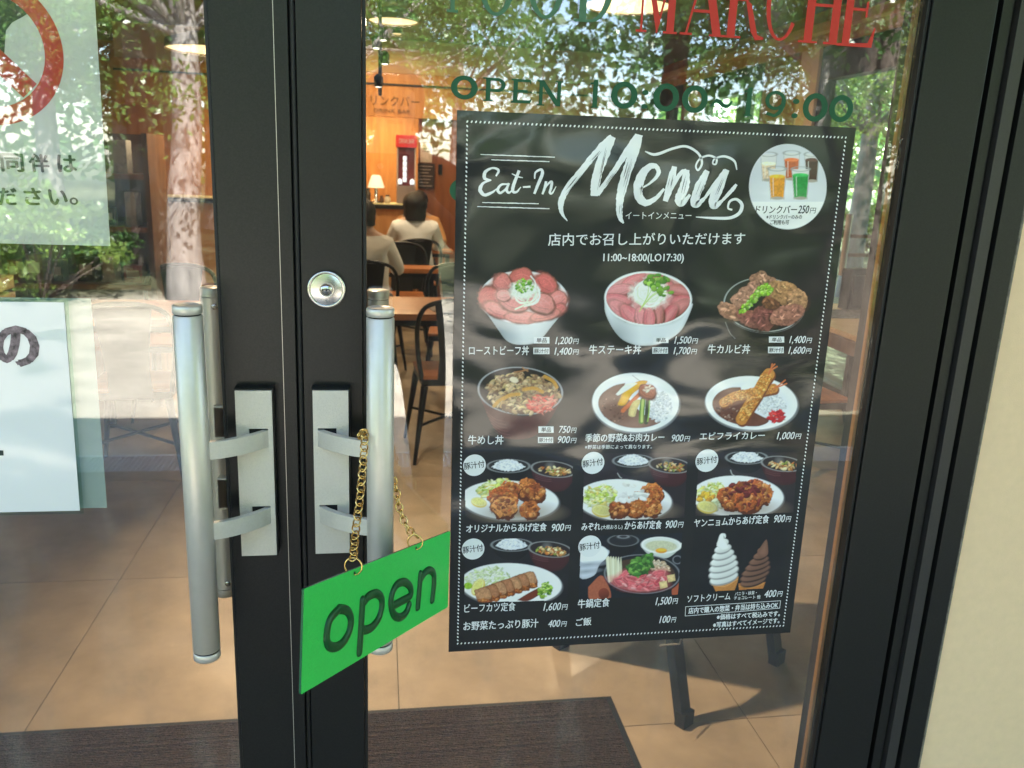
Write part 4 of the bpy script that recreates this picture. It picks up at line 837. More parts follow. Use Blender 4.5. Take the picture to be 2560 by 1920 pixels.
def gP(p, r):
    p([(0.16, 0.02), (0.36, 0.02), (0.36, 1), (0.16, 1)]); p([(0.06, 0), (0.46, 0), (0.46, 0.06), (0.06, 0.06)]); p([(0.04, 0.94), (0.2, 0.94), (0.2, 1), (0.04, 1)])
    r(0.62, 0.70, 0.36, 0.30, 0.18, 0.13, -PI/2, PI/2); p([(0.34, 0.87), (0.63, 0.87), (0.63, 1), (0.34, 1)]); p([(0.34, 0.40), (0.63, 0.40), (0.63, 0.53), (0.34, 0.53)])
def gE(p, r):
    p([(0.14, 0), (0.34, 0), (0.34, 1), (0.14, 1)]); p([(0.04, 0), (0.92, 0), (1.0, 0.26), (0.90, 0.14), (0.3, 0.12), (0.04, 0.06)]); p([(0.3, 0.44), (0.78, 0.44), (0.78, 0.56), (0.3, 0.56)]); p([(0.04, 1), (0.90, 1), (0.94, 0.78), (0.86, 0.88), (0.3, 0.88), (0.04, 0.94)])
def gN(p, r):
    p([(0.08, 0), (0.22, 0), (0.22, 0.95), (0.08, 0.95)]); p([(0.0, 0), (0.3, 0), (0.3, 0.05), (0.0, 0.05)]); p([(0.78, 0), (0.92, 0), (0.92, 1), (0.78, 1)]); p([(0.7, 0.95), (1.0, 0.95), (1.0, 1), (0.7, 1)]); p([(0.0, 1), (0.26, 1), (0.92, 0.06), (0.92, 0), (0.74, 0), (0.12, 0.9), (0.0, 0.95)])
def g1(p, r): p([(0.32, 0.04), (0.70, 0.04), (0.70, 1), (0.5, 1), (0.32, 0.88)]); p([(0.1, 0.82), (0.4, 0.86), (0.5, 1), (0.4, 1), (0.3, 0.90), (0.1, 0.88)]); p([(0.2, 0), (0.84, 0), (0.84, 0.05), (0.2, 0.05)])
def g9(p, r): r(0.5, 0.64, 0.46, 0.36, 0.18, 0.12); r(0.42, 0.62, 0.54, 0.62, 0.20, 0.12, -PI*0.45, 0.1); p([(0.12, 0.10), (0.5, 0.0), (0.56, 0.12), (0.2, 0.2)])
def gC(p, r): r(0.5, 0.86, 0.5, 0.13, 0.5, 0.13); r(0.5, 0.14, 0.5, 0.13, 0.5, 0.13)
def gT(p, r): p([(0, 0.2), (0.1, 0.6), (0.25, 0.95), (0.45, 0.8), (0.65, 0.45), (0.8, 0.4), (0.92, 0.8), (1, 0.75), (0.88, 0.2), (0.7, 0.02), (0.5, 0.15), (0.3, 0.5), (0.2, 0.5), (0.1, 0.1)])
for nm, fn, b in (('letter_o', gO, (974, 1032, 163, 215)), ('letter_p', gP, (1041, 1093, 168, 219)), ('letter_e', gE, (1102, 1150, 171, 223)), ('letter_n', gN, (1160, 1216, 174, 229)), ('digit_one', g1, (1272, 1299, 172, 233)), ('digit_zero', gO, (1320, 1377, 176, 235)), ('colon', gC, (1386, 1400, 194, 236)), ('digit_zero', gO, (1411, 1467, 180, 241)), ('digit_zero', gO, (1473, 1529, 184, 244)), ('tilde', gT, (1535, 1583, 212, 234)), ('digit_one', g1, (1604, 1631, 189, 251)), ('digit_nine', g9, (1650, 1699, 196, 254)), ('colon', gC, (1711, 1725, 213, 256)), ('digit_zero', gO, (1734, 1788, 201, 263)), ('digit_zero', gO, (1791, 1843, 205, 264)), ('letter_c', gO, (971, 1030, 385, 438))):
    glyph_part(nm, INK_G, fn, b)
def sC(p, r): r(0.5, 0.5, 0.5, 0.5, 0.13, 0.04, 0.55, 2*PI-0.55)
def dO(p, r): r(0.5, 0.5, 0.5, 0.5, 0.17, 0.045)
def dD(p, r): p([(0.12, 0), (0.3, 0), (0.3, 1), (0.12, 1)]); p([(0, 0), (0.4, 0), (0.4, 0.035), (0, 0.035)]); p([(0, 0.965), (0.4, 0.965), (0.4, 1), (0, 1)]); r(0.4, 0.5, 0.58, 0.5, 0.17, 0.04, -PI/2, PI/2)
def dF(p, r): p([(0.16, 0), (0.36, 0), (0.36, 1), (0.16, 1)]); p([(0, 0), (0.52, 0), (0.52, 0.035), (0, 0.035)]); p([(0, 0.965), (0.94, 0.965), (0.98, 0.74), (1.0, 1), (0, 1)]); p([(0.3, 0.48), (0.7, 0.48), (0.7, 0.52), (0.3, 0.52)])
def dM(p, r):
    p([(0.1, 0), (0.15, 0), (0.15, 1), (0.1, 1)]); p([(0, 0), (0.26, 0), (0.26, 0.03), (0, 0.03)]); p([(0.0, 1), (0.2, 1), (0.58, 0.14), (0.5, 0), (0.1, 0.96)]); p([(0.84, 1), (0.80, 1), (0.48, 0), (0.52, 0), (0.82, 0.86)]); p([(0.74, 0), (0.92, 0), (0.92, 1), (0.74, 1)]); p([(0.66, 0), (1, 0), (1, 0.03), (0.66, 0.03)])
def dA(p, r): p([(0.46, 1), (0.56, 1), (0.96, 0), (0.76, 0), (0.42, 0.9)]); p([(0.46, 1), (0.5, 0.94), (0.16, 0), (0.11, 0)]); p([(0.28, 0.3), (0.8, 0.3), (0.8, 0.34), (0.28, 0.34)]); p([(0, 0), (0.28, 0), (0.28, 0.03), (0, 0.03)]); p([(0.68, 0), (1.02, 0), (1.02, 0.03), (0.68, 0.03)])
def dR(p, r): p([(0.14, 0), (0.32, 0), (0.32, 1), (0.14, 1)]); p([(0, 0), (0.46, 0), (0.46, 0.03), (0, 0.03)]); r(0.46, 0.745, 0.36, 0.255, 0.16, 0.04, -PI/2, PI/2); p([(0.3, 0.96), (0.47, 0.96), (0.47, 1), (0.3, 1)]); p([(0.3, 0.49), (0.5, 0.49), (0.5, 0.53), (0.3, 0.53)]); p([(0.5, 0.52), (0.64, 0.46), (0.84, 0.06), (1.0, 0.03), (0.98, 0), (0.8, -0.01), (0.68, 0.1)])
def dH(p, r):
    for a in (0.13, 0.69): p([(a, 0), (a+0.18, 0), (a+0.18, 1), (a, 1)]); p([(a-0.12, 0), (a+0.3, 0), (a+0.3, 0.03), (a-0.12, 0.03)])
    p([(0.3, 0.49), (0.7, 0.49), (0.7, 0.53), (0.3, 0.53)])
def dE(p, r): p([(0.14, 0), (0.34, 0), (0.34, 1), (0.14, 1)]); p([(0, 0), (0.96, 0), (1.0, 0.27), (0.97, 0.27), (0.84, 0.06), (0, 0.03)]); p([(0, 1), (0.94, 1), (0.97, 0.76), (0.8, 0.96), (0, 0.97)]); p([(0.3, 0.48), (0.7, 0.48), (0.7, 0.52), (0.3, 0.52)]); p([(0.68, 0.40), (0.74, 0.40), (0.74, 0.62), (0.68, 0.60)])
HH = 0.100
def tall(nm, mt, fn, pxl, pxr, pyb):
    a, b = at(pxl, pyb, 'y', YL), at(pxr, pyb, 'y', YL); pr = Print(YL); W, H = b[0]-a[0], HH; x0, z0 = a[0], a[2]
    def poly(pts): pr.raw([(x0+u*W, z0+v*H) for u, v in pts], [tuple(range(len(pts)))[::-1]], pr.l); pr.l += 0.2
    def ring(cx, cz, rx, rz, tx, tz, a0=0, a1=2*PI): pr.ring((x0+cx*W, z0+cz*H), rx*W, rz*H, tx*W, tz*H, pr.l, 40, a0, a1); pr.l += 0.2
    fn(poly, ring); o = pr.build(nm, mt, doorR); o['label'] = 'tall serif '+nm.replace('_', ' ')
for nm, mt, fn, l, r_, b in (('letter_f', INK_FG, dF, 965, 1012, 26), ('letter_o', INK_FG, dO, 1030, 1112, 32), ('letter_o', INK_FG, dO, 1136, 1218, 38), ('letter_d', INK_FG, dD, 1240, 1324, 46),
                             ('letter_m', INK_R, dM, 1373, 1462, 68), ('letter_a', INK_R, dA, 1468, 1562, 74), ('letter_r', INK_R, dR, 1556, 1650, 80), ('letter_c', INK_R, sC, 1648, 1718, 86), ('letter_h', INK_R, dH, 1722, 1820, 91), ('letter_e', INK_R, dE, 1800+6, 1886, 98)):
    tall(nm, mt, fn, l, r_, b)

# ============================================================ the open sign on its chain
def rotm(r):
    t = math.sqrt(sum(q*q for q in r)); return Matrix.Rotation(t, 3, Vector(r)/t)
SG_C = Vector((-0.3954, -0.1866, 0.9394)); SG_M = rotm((-0.1974, 0.1498, 1.0431)); SG_W, SG_H = 0.3858, 0.1187
GRN = mat('green_acrylic', srgb(52, 204, 86, 0.95), 0.36, noise=0.05, nscale=260, spec=0.4, bump=0.08, bscale=400, rvar=0.1); GRN_D = mat('dark_green_enamel', (0.004, 0.075, 0.018), 0.34, spec=0.35); GRN_E = mat('dark_green_edge', (0.004, 0.09, 0.035), 0.25)
sgn = in_place(empty('open_sign', tuple(SG_C), 0, 'green sign with raised word open, hanging from a brass chain on the right door handle', 'sign'))
def SGP(u, v, w_=0.0): return SG_C+SG_M @ Vector((u, w_, v))
def sg_uv(px, py):
    d = (px*S-1280)/FPX*RT-(py*S-960)/FPX*UP+FW; d = Vector(d); n = SG_M @ Vector((0, 1, 0)); o = Vector(CAM)
    t = (SG_C-o).dot(n)/d.dot(n); q = SG_M.transposed() @ (o+d*t-SG_C); return q.x, q.z
def rrect(w_, h_, r, n=5):
    o = []
    for cx, cz, a0 in ((w_-r, h_-r, 0), (-w_+r, h_-r, 90), (-w_+r, -h_+r, 180), (w_-r, -h_+r, 270)):
        for k in range(n+1): a = R(a0+90*k/n); o.append((cx+r*math.cos(a), cz+r*math.sin(a)))
    return o
m = MB(); rr = rrect(SG_W/2, SG_H/2, 0.002)
m.add([SGP(u, v, -0.0015) for u, v in rr], [tuple(range(len(rr)))]); m.build('board_face', GRN, sgn)
m = MB(); n_ = len(rr); m.add([SGP(u, v, -0.00145) for u, v in rr]+[SGP(u, v, 0.0015) for u, v in rr], [(i, i+n_, (i+1) % n_+n_, (i+1) % n_) for i in range(n_)]+[tuple(range(2*n_-1, n_-1, -1))]); m.build('board', GRN_E, sgn)
def sl_(pts, closed=False, r=0.0059):
    uv = [sg_uv((700+x/2.272)/S, (1050+y/2.272)/S) for x, y in pts]
    if closed: q = [np.array(p) for p in uv]; uv2 = spline(q+[q[0]], 6)[:-1]
    else: uv2 = spline(uv, 6) if len(uv) > 2 else uv
    return [SGP(u, v, -0.0018) for u, v in uv2], closed, r
nrm = SG_M @ Vector((0, 1, 0))
def raised(name, strokes):
    m = MB()
    for pts, cl, r in strokes:
        P = list(pts); o = len(m.v); seg = 10; n = len(P); vs = []; fs = []
        for i in range(n):
            t = (P[(i+1) % n]-P[i-1]) if cl else (P[min(i+1, n-1)]-P[max(i-1, 0)]); t.normalize(); b = t.cross(nrm).normalized()
            for k in range(seg):
                a = PI*k/(seg-1); vs.append(P[i]+b*r*math.cos(a)-nrm*r*0.62*math.sin(a))
        for i in range(n if cl else n-1):
            for k in range(seg-1): fs.append((i*seg+k, i*seg+k+1, ((i+1) % n)*seg+k+1, ((i+1) % n)*seg+k))
        m.add(vs, fs, True)
        if not cl:
            for e in (P[0], P[-1]):
                t = (P[1]-P[0]).normalized(); b = t.cross(nrm).normalized(); vv = [e-nrm*r*0.6]
                for q in range(3):
                    ph = q*PI/6
                    for k in range(16): a = 2*PI*k/16; vv.append(e+(b*math.cos(a)+t*math.sin(a))*r*math.cos(ph if q else 0.0)-nrm*r*0.62*math.sin(ph))
                ff = [(1+q*16+k, 1+q*16+(k+1) % 16, 17+q*16+(k+1) % 16, 17+q*16+k) for q in range(2) for k in range(16)]+[(0, 33+k, 33+(k+1) % 16) for k in range(16)]
                m.add(vv, ff, True)
    o = m.build(name, GRN_D, sgn); return o
raised('letter_o', [sl_([(325, 1072), (372, 1082), (393, 1130), (383, 1200), (345, 1265), (300, 1290), (262, 1270), (256, 1210), (275, 1130)], True)])
raised('letter_p', [sl_([(460, 1022), (442, 1318)]), sl_([(462, 1040), (495, 1000), (540, 985), (567, 1010), (568, 1065), (548, 1130), (510, 1178), (470, 1192), (454, 1180)])])
raised('letter_e', [sl_([(628, 1058), (675, 1032), (730, 998), (732, 950), (700, 920), (655, 935), (628, 985), (622, 1050), (640, 1105), (675, 1120), (708, 1092), (725, 1048)])])
raised('letter_n', [sl_([(790, 874), (774, 1062)]), sl_([(786, 915), (808, 875), (838, 852), (863, 868), (866, 920), (856, 1022)])])
RINGP = [SGP((t-0.5)*SG_W, SG_H/2-0.001) for t in (0.275, 0.7025)]
def torus(name, c, n, r, wr, seg=22, parent=sgn, ell=1.0, ax=None, mt=GOLD):
    n = Vector(n).normalized(); u = Vector(ax).normalized() if ax else n.orthogonal().normalized(); u = (u-n*u.dot(n)).normalized(); v = n.cross(u)
    m = MB(); m.tube([Vector(c)+u*r*ell*math.cos(2*PI*k/seg)+v*r*math.sin(2*PI*k/seg) for k in range(seg)], wr, 8, True); return m.build(name, mt, parent)
HOLE = mat('drilled_hole', (0.002, 0.03, 0.01), 0.6)
for q in RINGP:
    torus('split_ring', q+Vector((0, 0, 0.0045)), SG_M @ Vector((0.92, 0.25, 0.1)), 0.0108, 0.0011)
    m = MB(); hp = q-SG_M @ Vector((0, 0, 0.0045)); U_, V_ = SG_M @ Vector((1, 0, 0)), SG_M @ Vector((0, 0, 1))
    m.add([hp-nrm*0.0019+U_*0.0022*math.cos(2*PI*k/14)+V_*0.0026*math.sin(2*PI*k/14) for k in range(14)], [tuple(range(14))[::-1]]); m.build('ring_hole', HOLE, sgn)
top = Vector((-0.4305, -0.089, 1.1375)); pathL = [top, at(788, 940, 'y', -0.104), at(779, 1060, 'y', -0.16), at(768, 1150, 'y', -0.205), RINGP[0]+Vector((0, 0, 0.017))]
pathR = [top, Vector((-0.412, -0.066, 1.118)), Vector(at(850, 1040, 'y', -0.069)), Vector(at(862, 1095, 'y', -0.078)), Vector(at(880, 1140, 'y', -0.095)), RINGP[1]+Vector((0, 0, 0.016))]
for pi_, path in enumerate((pathL, pathR)):
    P = [Vector(p) for p in spline([tuple(p) for p in path], 30)]; L_ = [0]
    for i in range(1, len(P)): L_.append(L_[-1]+(P[i]-P[i-1]).length)
    n_ = int(L_[-1]/0.0094); view = (Vector(CAM)-P[len(P)//2]).normalized()
    for k in range(n_+1):
        d = k*L_[-1]/n_; i = max(1, next((j for j in range(len(L_)) if L_[j] >= d), len(L_)-1)); t = (P[i]-P[i-1]).normalized(); c_ = P[i-1]+t*(d-L_[i-1])
        nn = view-t*view.dot(t); nn.normalize(); b = t.cross(nn); a = (0.55 if k % 2 else -0.35) if pi_ == 0 else (1.25 if k % 2 else 0.1); nn = nn*math.cos(a)+b*math.sin(a)
        torus('chain_link', c_, nn, 0.0050, 0.00115, 16, sgn, 1.35, t)

# ============================================================ paper notices on the left leaf
PAPER_T = mat('thin_paper', (0.74, 0.74, 0.72), 0.6); LAMI = laminate('laminated_white_card', (0.74, 0.75, 0.76), wav=0.7, scale=6, rough=0.1); PAPER_G = mat('greenish_paper_back', (0.34, 0.44, 0.40), 0.6)
YI = 0.0090
n1 = in_place(empty('no_dogs_notice', (-0.9, YI, 1.55), 0, 'tall white paper notice with a red no dogs ring, taped behind the left glass', 'notice'))
m = MB(); m.prism([(-1.030, 1.379), (-0.7665, 1.379), (-0.7600, 1.80), (-1.030, 1.80)], YI, YI+0.0004); m.build('paper', PAPER_T, n1)
P1 = Print(YI-0.0003); RC = (-0.8955, 1.6215)
P1.ring(RC, 0.0910, 0.0915, 0.0222, 0.0222, 0, 64); q = 0.0092/math.sqrt(2)*1.35; L0 = 0.0665/math.sqrt(2)
P1.raw([(RC[0]-L0-q, RC[1]+L0-q), (RC[0]-L0+q, RC[1]+L0+q), (RC[0]+L0+q, RC[1]-L0+q), (RC[0]+L0-q, RC[1]-L0-q)], [(0, 3, 2, 1)], 1.0)
P1.build('red_ring', mat('red_print', (0.62, 0.015, 0.02), 0.6), n1)
P2 = Print(YI-0.00015)   # black dog: head to the right, body and legs
for poly in ([(-0.8785, 1.688), (-0.856, 1.679), (-0.8545, 1.675), (-0.8402, 1.6749), (-0.8409, 1.6677), (-0.8486, 1.6627), (-0.8620, 1.655), (-0.8700, 1.645), (-0.8748, 1.617), (-0.881, 1.612), (-0.900, 1.618), (-0.925, 1.622), (-0.938, 1.64), (-0.935, 1.648), (-0.905, 1.650), (-0.89, 1.668)], [(-0.935, 1.64), (-0.925, 1.64), (-0.928, 1.585), (-0.936, 1.585)], [(-0.9, 1.63), (-0.889, 1.63), (-0.892, 1.585), (-0.9, 1.585)], [(-0.885, 1.64), (-0.876, 1.63), (-0.880, 1.59), (-0.887, 1.59)], [(-0.94, 1.65), (-0.935, 1.645), (-0.95, 1.67), (-0.956, 1.67)]):
    P2.raw(poly, [tuple(range(len(poly)))[::-1]], P2.l); P2.l += 0.2
INKB = mat('dark_print', (0.02, 0.035, 0.03), 0.6)
P2.build('dog_silhouette', INKB, n1)
P3 = Print(YI-0.0003)
P3.text('同', (5, 370), (52, 371), 38, 0, 0, 0.0009); P3.text('伴', (66, 371), (107, 372), 38, 0, 0, 0.0009); P3.text('は', (127, 371), (166, 372), 36, 0, 0, 0.0009)
P3.text('だ', (-2, 442), (38, 443), 36, 0, 0, 0.0009); P3.text('さ', (55, 442), (90, 443), 36, 0, 0, 0.0009); P3.text('い', (108, 442), (146, 443), 32, 0, 0, 0.0009); P3.text('。', (152, 442), (169, 442), 15, 0, 0, 0.0006)
P3.build('notice_lettering', INKB, n1)
n2 = in_place(empty('laminated_notice', (-0.92, -0.001, 1.15), 0, 'glossy laminated white notice with large letters, glare painted in as mottling, below the no dogs notice', 'notice'))
m = MB(); m.prism([(-1.115, 0.9985), (-0.8335, 0.9985), (-0.8285, 1.3025), (-1.115, 1.3015)], -0.0012, -0.0004); m.build('card', LAMI, n2)
m = MB(); m.prism([(-1.122, 0.9935), (-0.8290, 0.9935), (-0.8235, 1.3065), (-1.122, 1.3055)], -0.0003, -0.00005); m.build('laminate_margin', G_WIN, n2)
mo = mat('glare_mottled_print', srgb(112, 96, 102), 0.5, noise=0.95, nscale=130)  # glare on the card put into the letter colour as mottling
P4 = Print(-0.0016); P4.text('の', (-3, 789), (84, 789), 82, 0, 0, 0.0035); P4.build('large_letter', mo, n2)
P5 = Print(-0.0016); P5.poly([(-30, 972), (7, 973), (8, 984), (-30, 984)]); P5.build('letter_stroke', INKB, n2)
n3 = in_place(empty('paper_sheet', (-0.88, YI, 1.15), 0, 'blank pale green sheet behind the laminated notice, inside the left glass', 'paper'))
m = MB(); m.prism([(-1.06, 0.998), (-0.8000, 0.9975), (-0.7975, 1.3065), (-1.06, 1.3065)], YI+0.001, YI+0.0014); m.build('sheet', PAPER_G, n3)
# ============================================================ inside the shop
FLO = mat('beige_floor', (0.335, 0.255, 0.172), 0.40, noise=0.24, nscale=4.5, bump=0.06, bscale=30, rvar=0.12, coat=0.05)
JOINT = mat('dark_floor_joint', (0.10, 0.075, 0.05), 0.8)
structure('interior_floor', MB().box(-4.45, 2.95, 0.076, 9.6, -0.05, -0.0035), JOINT)
fl = bpy.data.objects['interior_floor']
slab = None; rd = random.Random(2)
xs = [-1.3400+0.9900*k for k in range(-3, 5)]; ys = [0.7425+0.99*k for k in range(-1, 9)]
for x in xs:
    for y in ys:
        a, b, c_, d = max(x, -4.43), min(x+0.99, 2.9), max(y, 0.08), min(y+0.99, 9.55)
        if b-a < 0.05 or d-c_ < 0.05: continue
        if b-a > 0.985 and d-c_ > 0.985:
            if slab is None:
                slab = MB().box(0.0015, 0.9885, 0.0015, 0.9885, -0.02, 0.0, 0.0007).build('floor_slab', FLO, fl); o = slab
            else: o = slab.copy(); C.objects.link(o)
            o.location = (x, y, 0)
        else: MB().box(a+0.0015, b-0.0015, c_+0.0015, d-0.0015, -0.02, 0.0, 0.0007).build('floor_slab', FLO, fl)
WALLI = mat('warm_plaster', srgb(206, 176, 132), 0.7, noise=0.04, nscale=5)
CEIL = mat('ceiling_board', srgb(90, 66, 46), 0.7, noise=0.1, nscale=5)
structure('ceiling', MB().box(-4.6, 3.1, 0.07, 9.8, 2.76, 2.84), CEIL)
structure('back_wall', MB().box(-4.6, 3.1, 9.62, 9.75, -0.1, 2.755), W_WALL)
structure('left_wall', MB().box(-4.62, -4.47, 0.225, 9.61, -0.1, 2.755), W_WALL)
# right wall with windows and a glass side door
WX0, WX1 = 2.90, 3.06
def wseg(y0, y1, z0, z1, m, nm='right_wall'): return structure(nm, MB().box(WX0, WX1, y0, y1, z0, z1), m)
wseg(0.225, 1.0, -0.1, 2.755, W_BROWN); wseg(1.0, 3.6, -0.1, 0.82, W_BROWN, 'window_apron'); wseg(1.0, 9.61, 2.5005, 2.755, W_WALL, 'window_header'); wseg(3.6, 3.99, -0.1, 2.4995, W_BROWN)
wseg(5.12, 5.41, -0.1, 2.4995, WALLI); wseg(5.41, 6.06, -0.1, 2.4995, W_RED); wseg(7.56, 7.85, -0.1, 2.4995, WALLI); wseg(7.85, 8.1, -0.1, 2.4995, W_RED); wseg(9.45, 9.61, -0.1, 2.4995, WALLI)
structure('cornice', MB().box(2.82, 2.899, 0.3, 9.6, 2.585, 2.65, 0.004), W_PALE)
def win(y0, y1, z0, z1, mull, label, name='window', hd=0.06):
    t = in_place(empty(name, (WX0+0.08, (y0+y1)/2, z0), 0, label, name.replace('_', ' ')))
    m = MB()
    for a, b in ((y0, y0+0.06), (y1-0.06, y1)): m.box(WX0+0.02, WX1-0.03, a, b, z0, z1, 0.001)
    m.box(WX0+0.02, WX1-0.03, y0+0.061, y1-0.061, z0, z0+0.06, 0.001); m.box(WX0+0.02, WX1-0.03, y0+0.061, y1-0.061, z1-hd, z1, 0.001); m.build('frame', BLACK_ALU, t)
    for yy, ww in mull: MB().box(WX0+0.025, WX1-0.035, yy-ww/2, yy+ww/2, z0+0.061, z1-hd-0.001, 0.001).build('mullion', BLACK_ALU, t)
    e = [y0+0.06]+[q for yy, ww in mull for q in (yy-ww/2, yy+ww/2)]+[y1-0.06]
    for i in range(0, len(e), 2):
        MB().box(WX0+0.07, WX0+0.078, e[i]+0.001, e[i+1]-0.001, z0+0.061, z1-hd-0.001).build('pane', G_WIN, t)
        for yy in (e[i]+0.006, ): MB().box(WX0+0.062, WX0+0.069, yy-0.004, yy+0.004, z0+0.062, z1-hd-0.002).build('pane_edge', mat('pale_green_glass_edge', (0.35, 0.6, 0.42), 0.3), t)
    return t
win(1.0, 3.6, 0.822, 2.499, [(2.3, 0.1)], 'near window over the wall table, hidden behind the door post')
sdoor = win(4.0, 5.115, -0.02, 2.499, [], 'glass side door at the right showing the woods, with a pair of pull bars', 'side_door', 0.24)
win(6.065, 7.555, -0.02, 2.499, [(6.56, 0.17)], 'two tall panes behind the digits nineteen, framed in black', 'window', 0.22)
win(8.105, 9.445, -0.02, 2.499, [(8.63, 0.14)], 'farthest tall window at the left end of the right wall', 'window', 0.22)
for xx, nm in ((2.82, 'pull_bar'), (3.06+0.06, 'pull_bar')):
    for yy in (4.26,):
        m = MB(); m.tube([(xx, yy, 0.875), (xx, yy, 1.30)], 0.022, 14)
        b = m.build(nm, W_BROWN if xx > 3 else SILVER, sdoor)
for zz in (1.02, 1.15): MB().box(2.82, 3.12, 4.25, 4.27, zz-0.012, zz+0.012).build('pull_bar_arm', W_BROWN, sdoor)

# doormat
MATM = mat('brown_ribbed_carpet', (0.085, 0.050, 0.034), 0.95, noise=0.85, nscale=190, bump=1.0, bscale=300, stretch=(0.7, 1.2, 1))
dm = in_place(empty('doormat', (-0.55, 0.48, 0), 0, 'dark brown ribbed doormat lying just inside the door', 'doormat'))
MB().box(-1.385, 0.255, 0.115, 0.860, 0.0, 0.006, 0.002).build('pile', MATM, dm)
m = MB()
for a, b, c_, d in ((-1.402, 0.272, 0.100, 0.1145), (-1.402, 0.272, 0.8605, 0.876), (-1.402, -1.3855, 0.115, 0.860), (0.2555, 0.272, 0.115, 0.860)): m.box(a, b, c_, d, 0.0, 0.0045, 0.001)
m.build('rubber_border', BLACK_RUB, dm)
m = MB(); rd = random.Random(8)
for k in range(118):
    y = 0.118+k*0.0063; m.box(-1.383, 0.253, y, y+0.0030+0.001*math.sin(k*2.1), 0.006, 0.0088+0.0006*math.sin(k*1.7))
m.build('ribs', MATM, dm)['kind'] = 'stuff'
# A-frame board behind the poster
NAVY = mat('dark_painted_wood', (0.014, 0.018, 0.026), 0.5, noise=0.3, nscale=40)
ab = in_place(empty('sandwich_board', (0.5, 1.07, 0), 0, 'dark wooden A-frame board standing inside behind the menu poster, only its legs showing', 'sandwich board'))
F1, F2, B1, B2 = Vector((0.447, 0.735, 0)), Vector((0.857, 1.003, 0)), Vector((0.18, 1.156, 0)), Vector((0.59, 1.42, 0))
apexA, apexB = (F1+B1)/2+Vector((0, 0, 0.98)), (F2+B2)/2+Vector((0, 0, 0.98))
ux = (F2-F1).normalized(); uy = Vector((-ux.y, ux.x, 0))
for f_, ap in ((F1, apexA), (F2, apexB), (B1, apexA), (B2, apexB)):
    m = MB(); d = (ap-f_); pts = []
    for z_ in (0.0, 1.0):
        c_ = f_+d*z_
        for a, b in ((-1, -1), (1, -1), (1, 1), (-1, 1)): pts.append(c_+ux*0.021*a+uy*0.014*b)
    m.add(pts, [(0, 3, 2, 1), (4, 5, 6, 7), (0, 1, 5, 4), (1, 2, 6, 5), (2, 3, 7, 6), (3, 0, 4, 7)]); m.build('leg', NAVY, ab)
    m = MB(); m.add([f_+ux*0.023*a+uy*0.016*b+Vector((0, 0, z_)) for z_ in (0.0, 0.045) for a, b in ((-1, -1), (1, -1), (1, 1), (-1, 1))], [(0, 3, 2, 1), (4, 5, 6, 7), (0, 1, 5, 4), (1, 2, 6, 5), (2, 3, 7, 6), (3, 0, 4, 7)]); m.build('foot_cap', BLACK_RUB, ab)
for a_, b_ in ((F1, F2), (B1, B2)):
    ap1, ap2 = (apexA, apexB); s0, s1 = (0.30 if a_ is F1 else 0.13), 0.97; off = (uy*-0.016 if a_ is F1 else uy*0.016)
    q = [a_.lerp(ap1, s0)+off, b_.lerp(ap2, s0)+off, b_.lerp(ap2, s1)+off, a_.lerp(ap1, s1)+off]; m = MB(); o2 = off.normalized()*0.008
    m.add(q+[p+o2 for p in q], [(0, 1, 2, 3), (7, 6, 5, 4), (0, 4, 5, 1), (1, 5, 6, 2), (2, 6, 7, 3), (3, 7, 4, 0)]); m.build('board', NAVY, ab)
m = MB(); q0 = F1.lerp(apexA, 0.24)-uy*0.018
m.tube([q0+Vector((0, 0, 0.03))-ux*0.09, q0+ux*0.0, q0+ux*0.02+Vector((0, 0, 0.05))], 0.0025, 6); m.build('hinge_stay', SILVER, ab)

# chairs: stamped steel with a wooden seat; the sitter faces +y
def chair(lbl, x, y, rz, seatm=W_ORANGE, arms=False):
    t = empty('cafe_chair', (x, y, 0), rz, lbl, 'chair', 'black metal chairs with wooden seats')
    m = MB(); m.box(-0.18, 0.18, -0.16, 0.20, 0.440, 0.458, 0.006); m.build('seat', seatm, t)
    m = MB(); m.box(-0.175, 0.175, -0.155, 0.195, 0.405, 0.4395, 0.004); m.build('seat_frame', STEELBLK, t)
    for sx in (-1, 1):
        for sy, yy in ((-1, -0.15), (1, 0.185)):
            a = Vector((sx*0.16, yy, 0.405)); b = Vector((sx*0.215, yy+sy*0.06, 0.0)); m = MB()
            m.tube([a, a.lerp(b, 0.5), b], [0.026, 0.020, 0.012], 8, flat=(1, 0.75)); m.build('leg', STEELBLK, t)
    m = MB(); P = [(-0.175, -0.15, 0.44), (-0.20, -0.17, 0.60), (-0.205, -0.20, 0.74), (-0.17, -0.215, 0.825), (-0.08, -0.225, 0.858), (0, -0.228, 0.863), (0.08, -0.225, 0.858), (0.17, -0.215, 0.825), (0.205, -0.20, 0.74), (0.20, -0.17, 0.60), (0.175, -0.15, 0.44)]
    m.tube(spline(P, 4), 0.0125, 8); m.build('back_frame', STEELBLK, t)
    m = MB(); vs = []
    for z_, hw, yy in ((0.43, 0.095, -0.155), (0.55, 0.09, -0.175), (0.70, 0.105, -0.205), (0.85, 0.125, -0.226)):
        for q in (-1, 1): vs += [(q*hw, yy, z_), (q*hw, yy-0.006, z_)]
    fs = []
    for i in range(3): o = i*4; fs += [(o, o+2, o+6, o+4), (o+1, o+5, o+7, o+3), (o, o+4, o+5, o+1), (o+2, o+3, o+7, o+6)]
    m.add(vs, fs); m.build('back_splat', STEELBLK, t)
    m = MB(); m.tube([(-0.19, -0.18, 0.2), (0.19, 0.21, 0.2)], 0.008, 6); m.tube([(0.19, -0.18, 0.19), (-0.19, 0.21, 0.19)], 0.008, 6); m.build('cross_brace', STEELBLK, t)
    return t
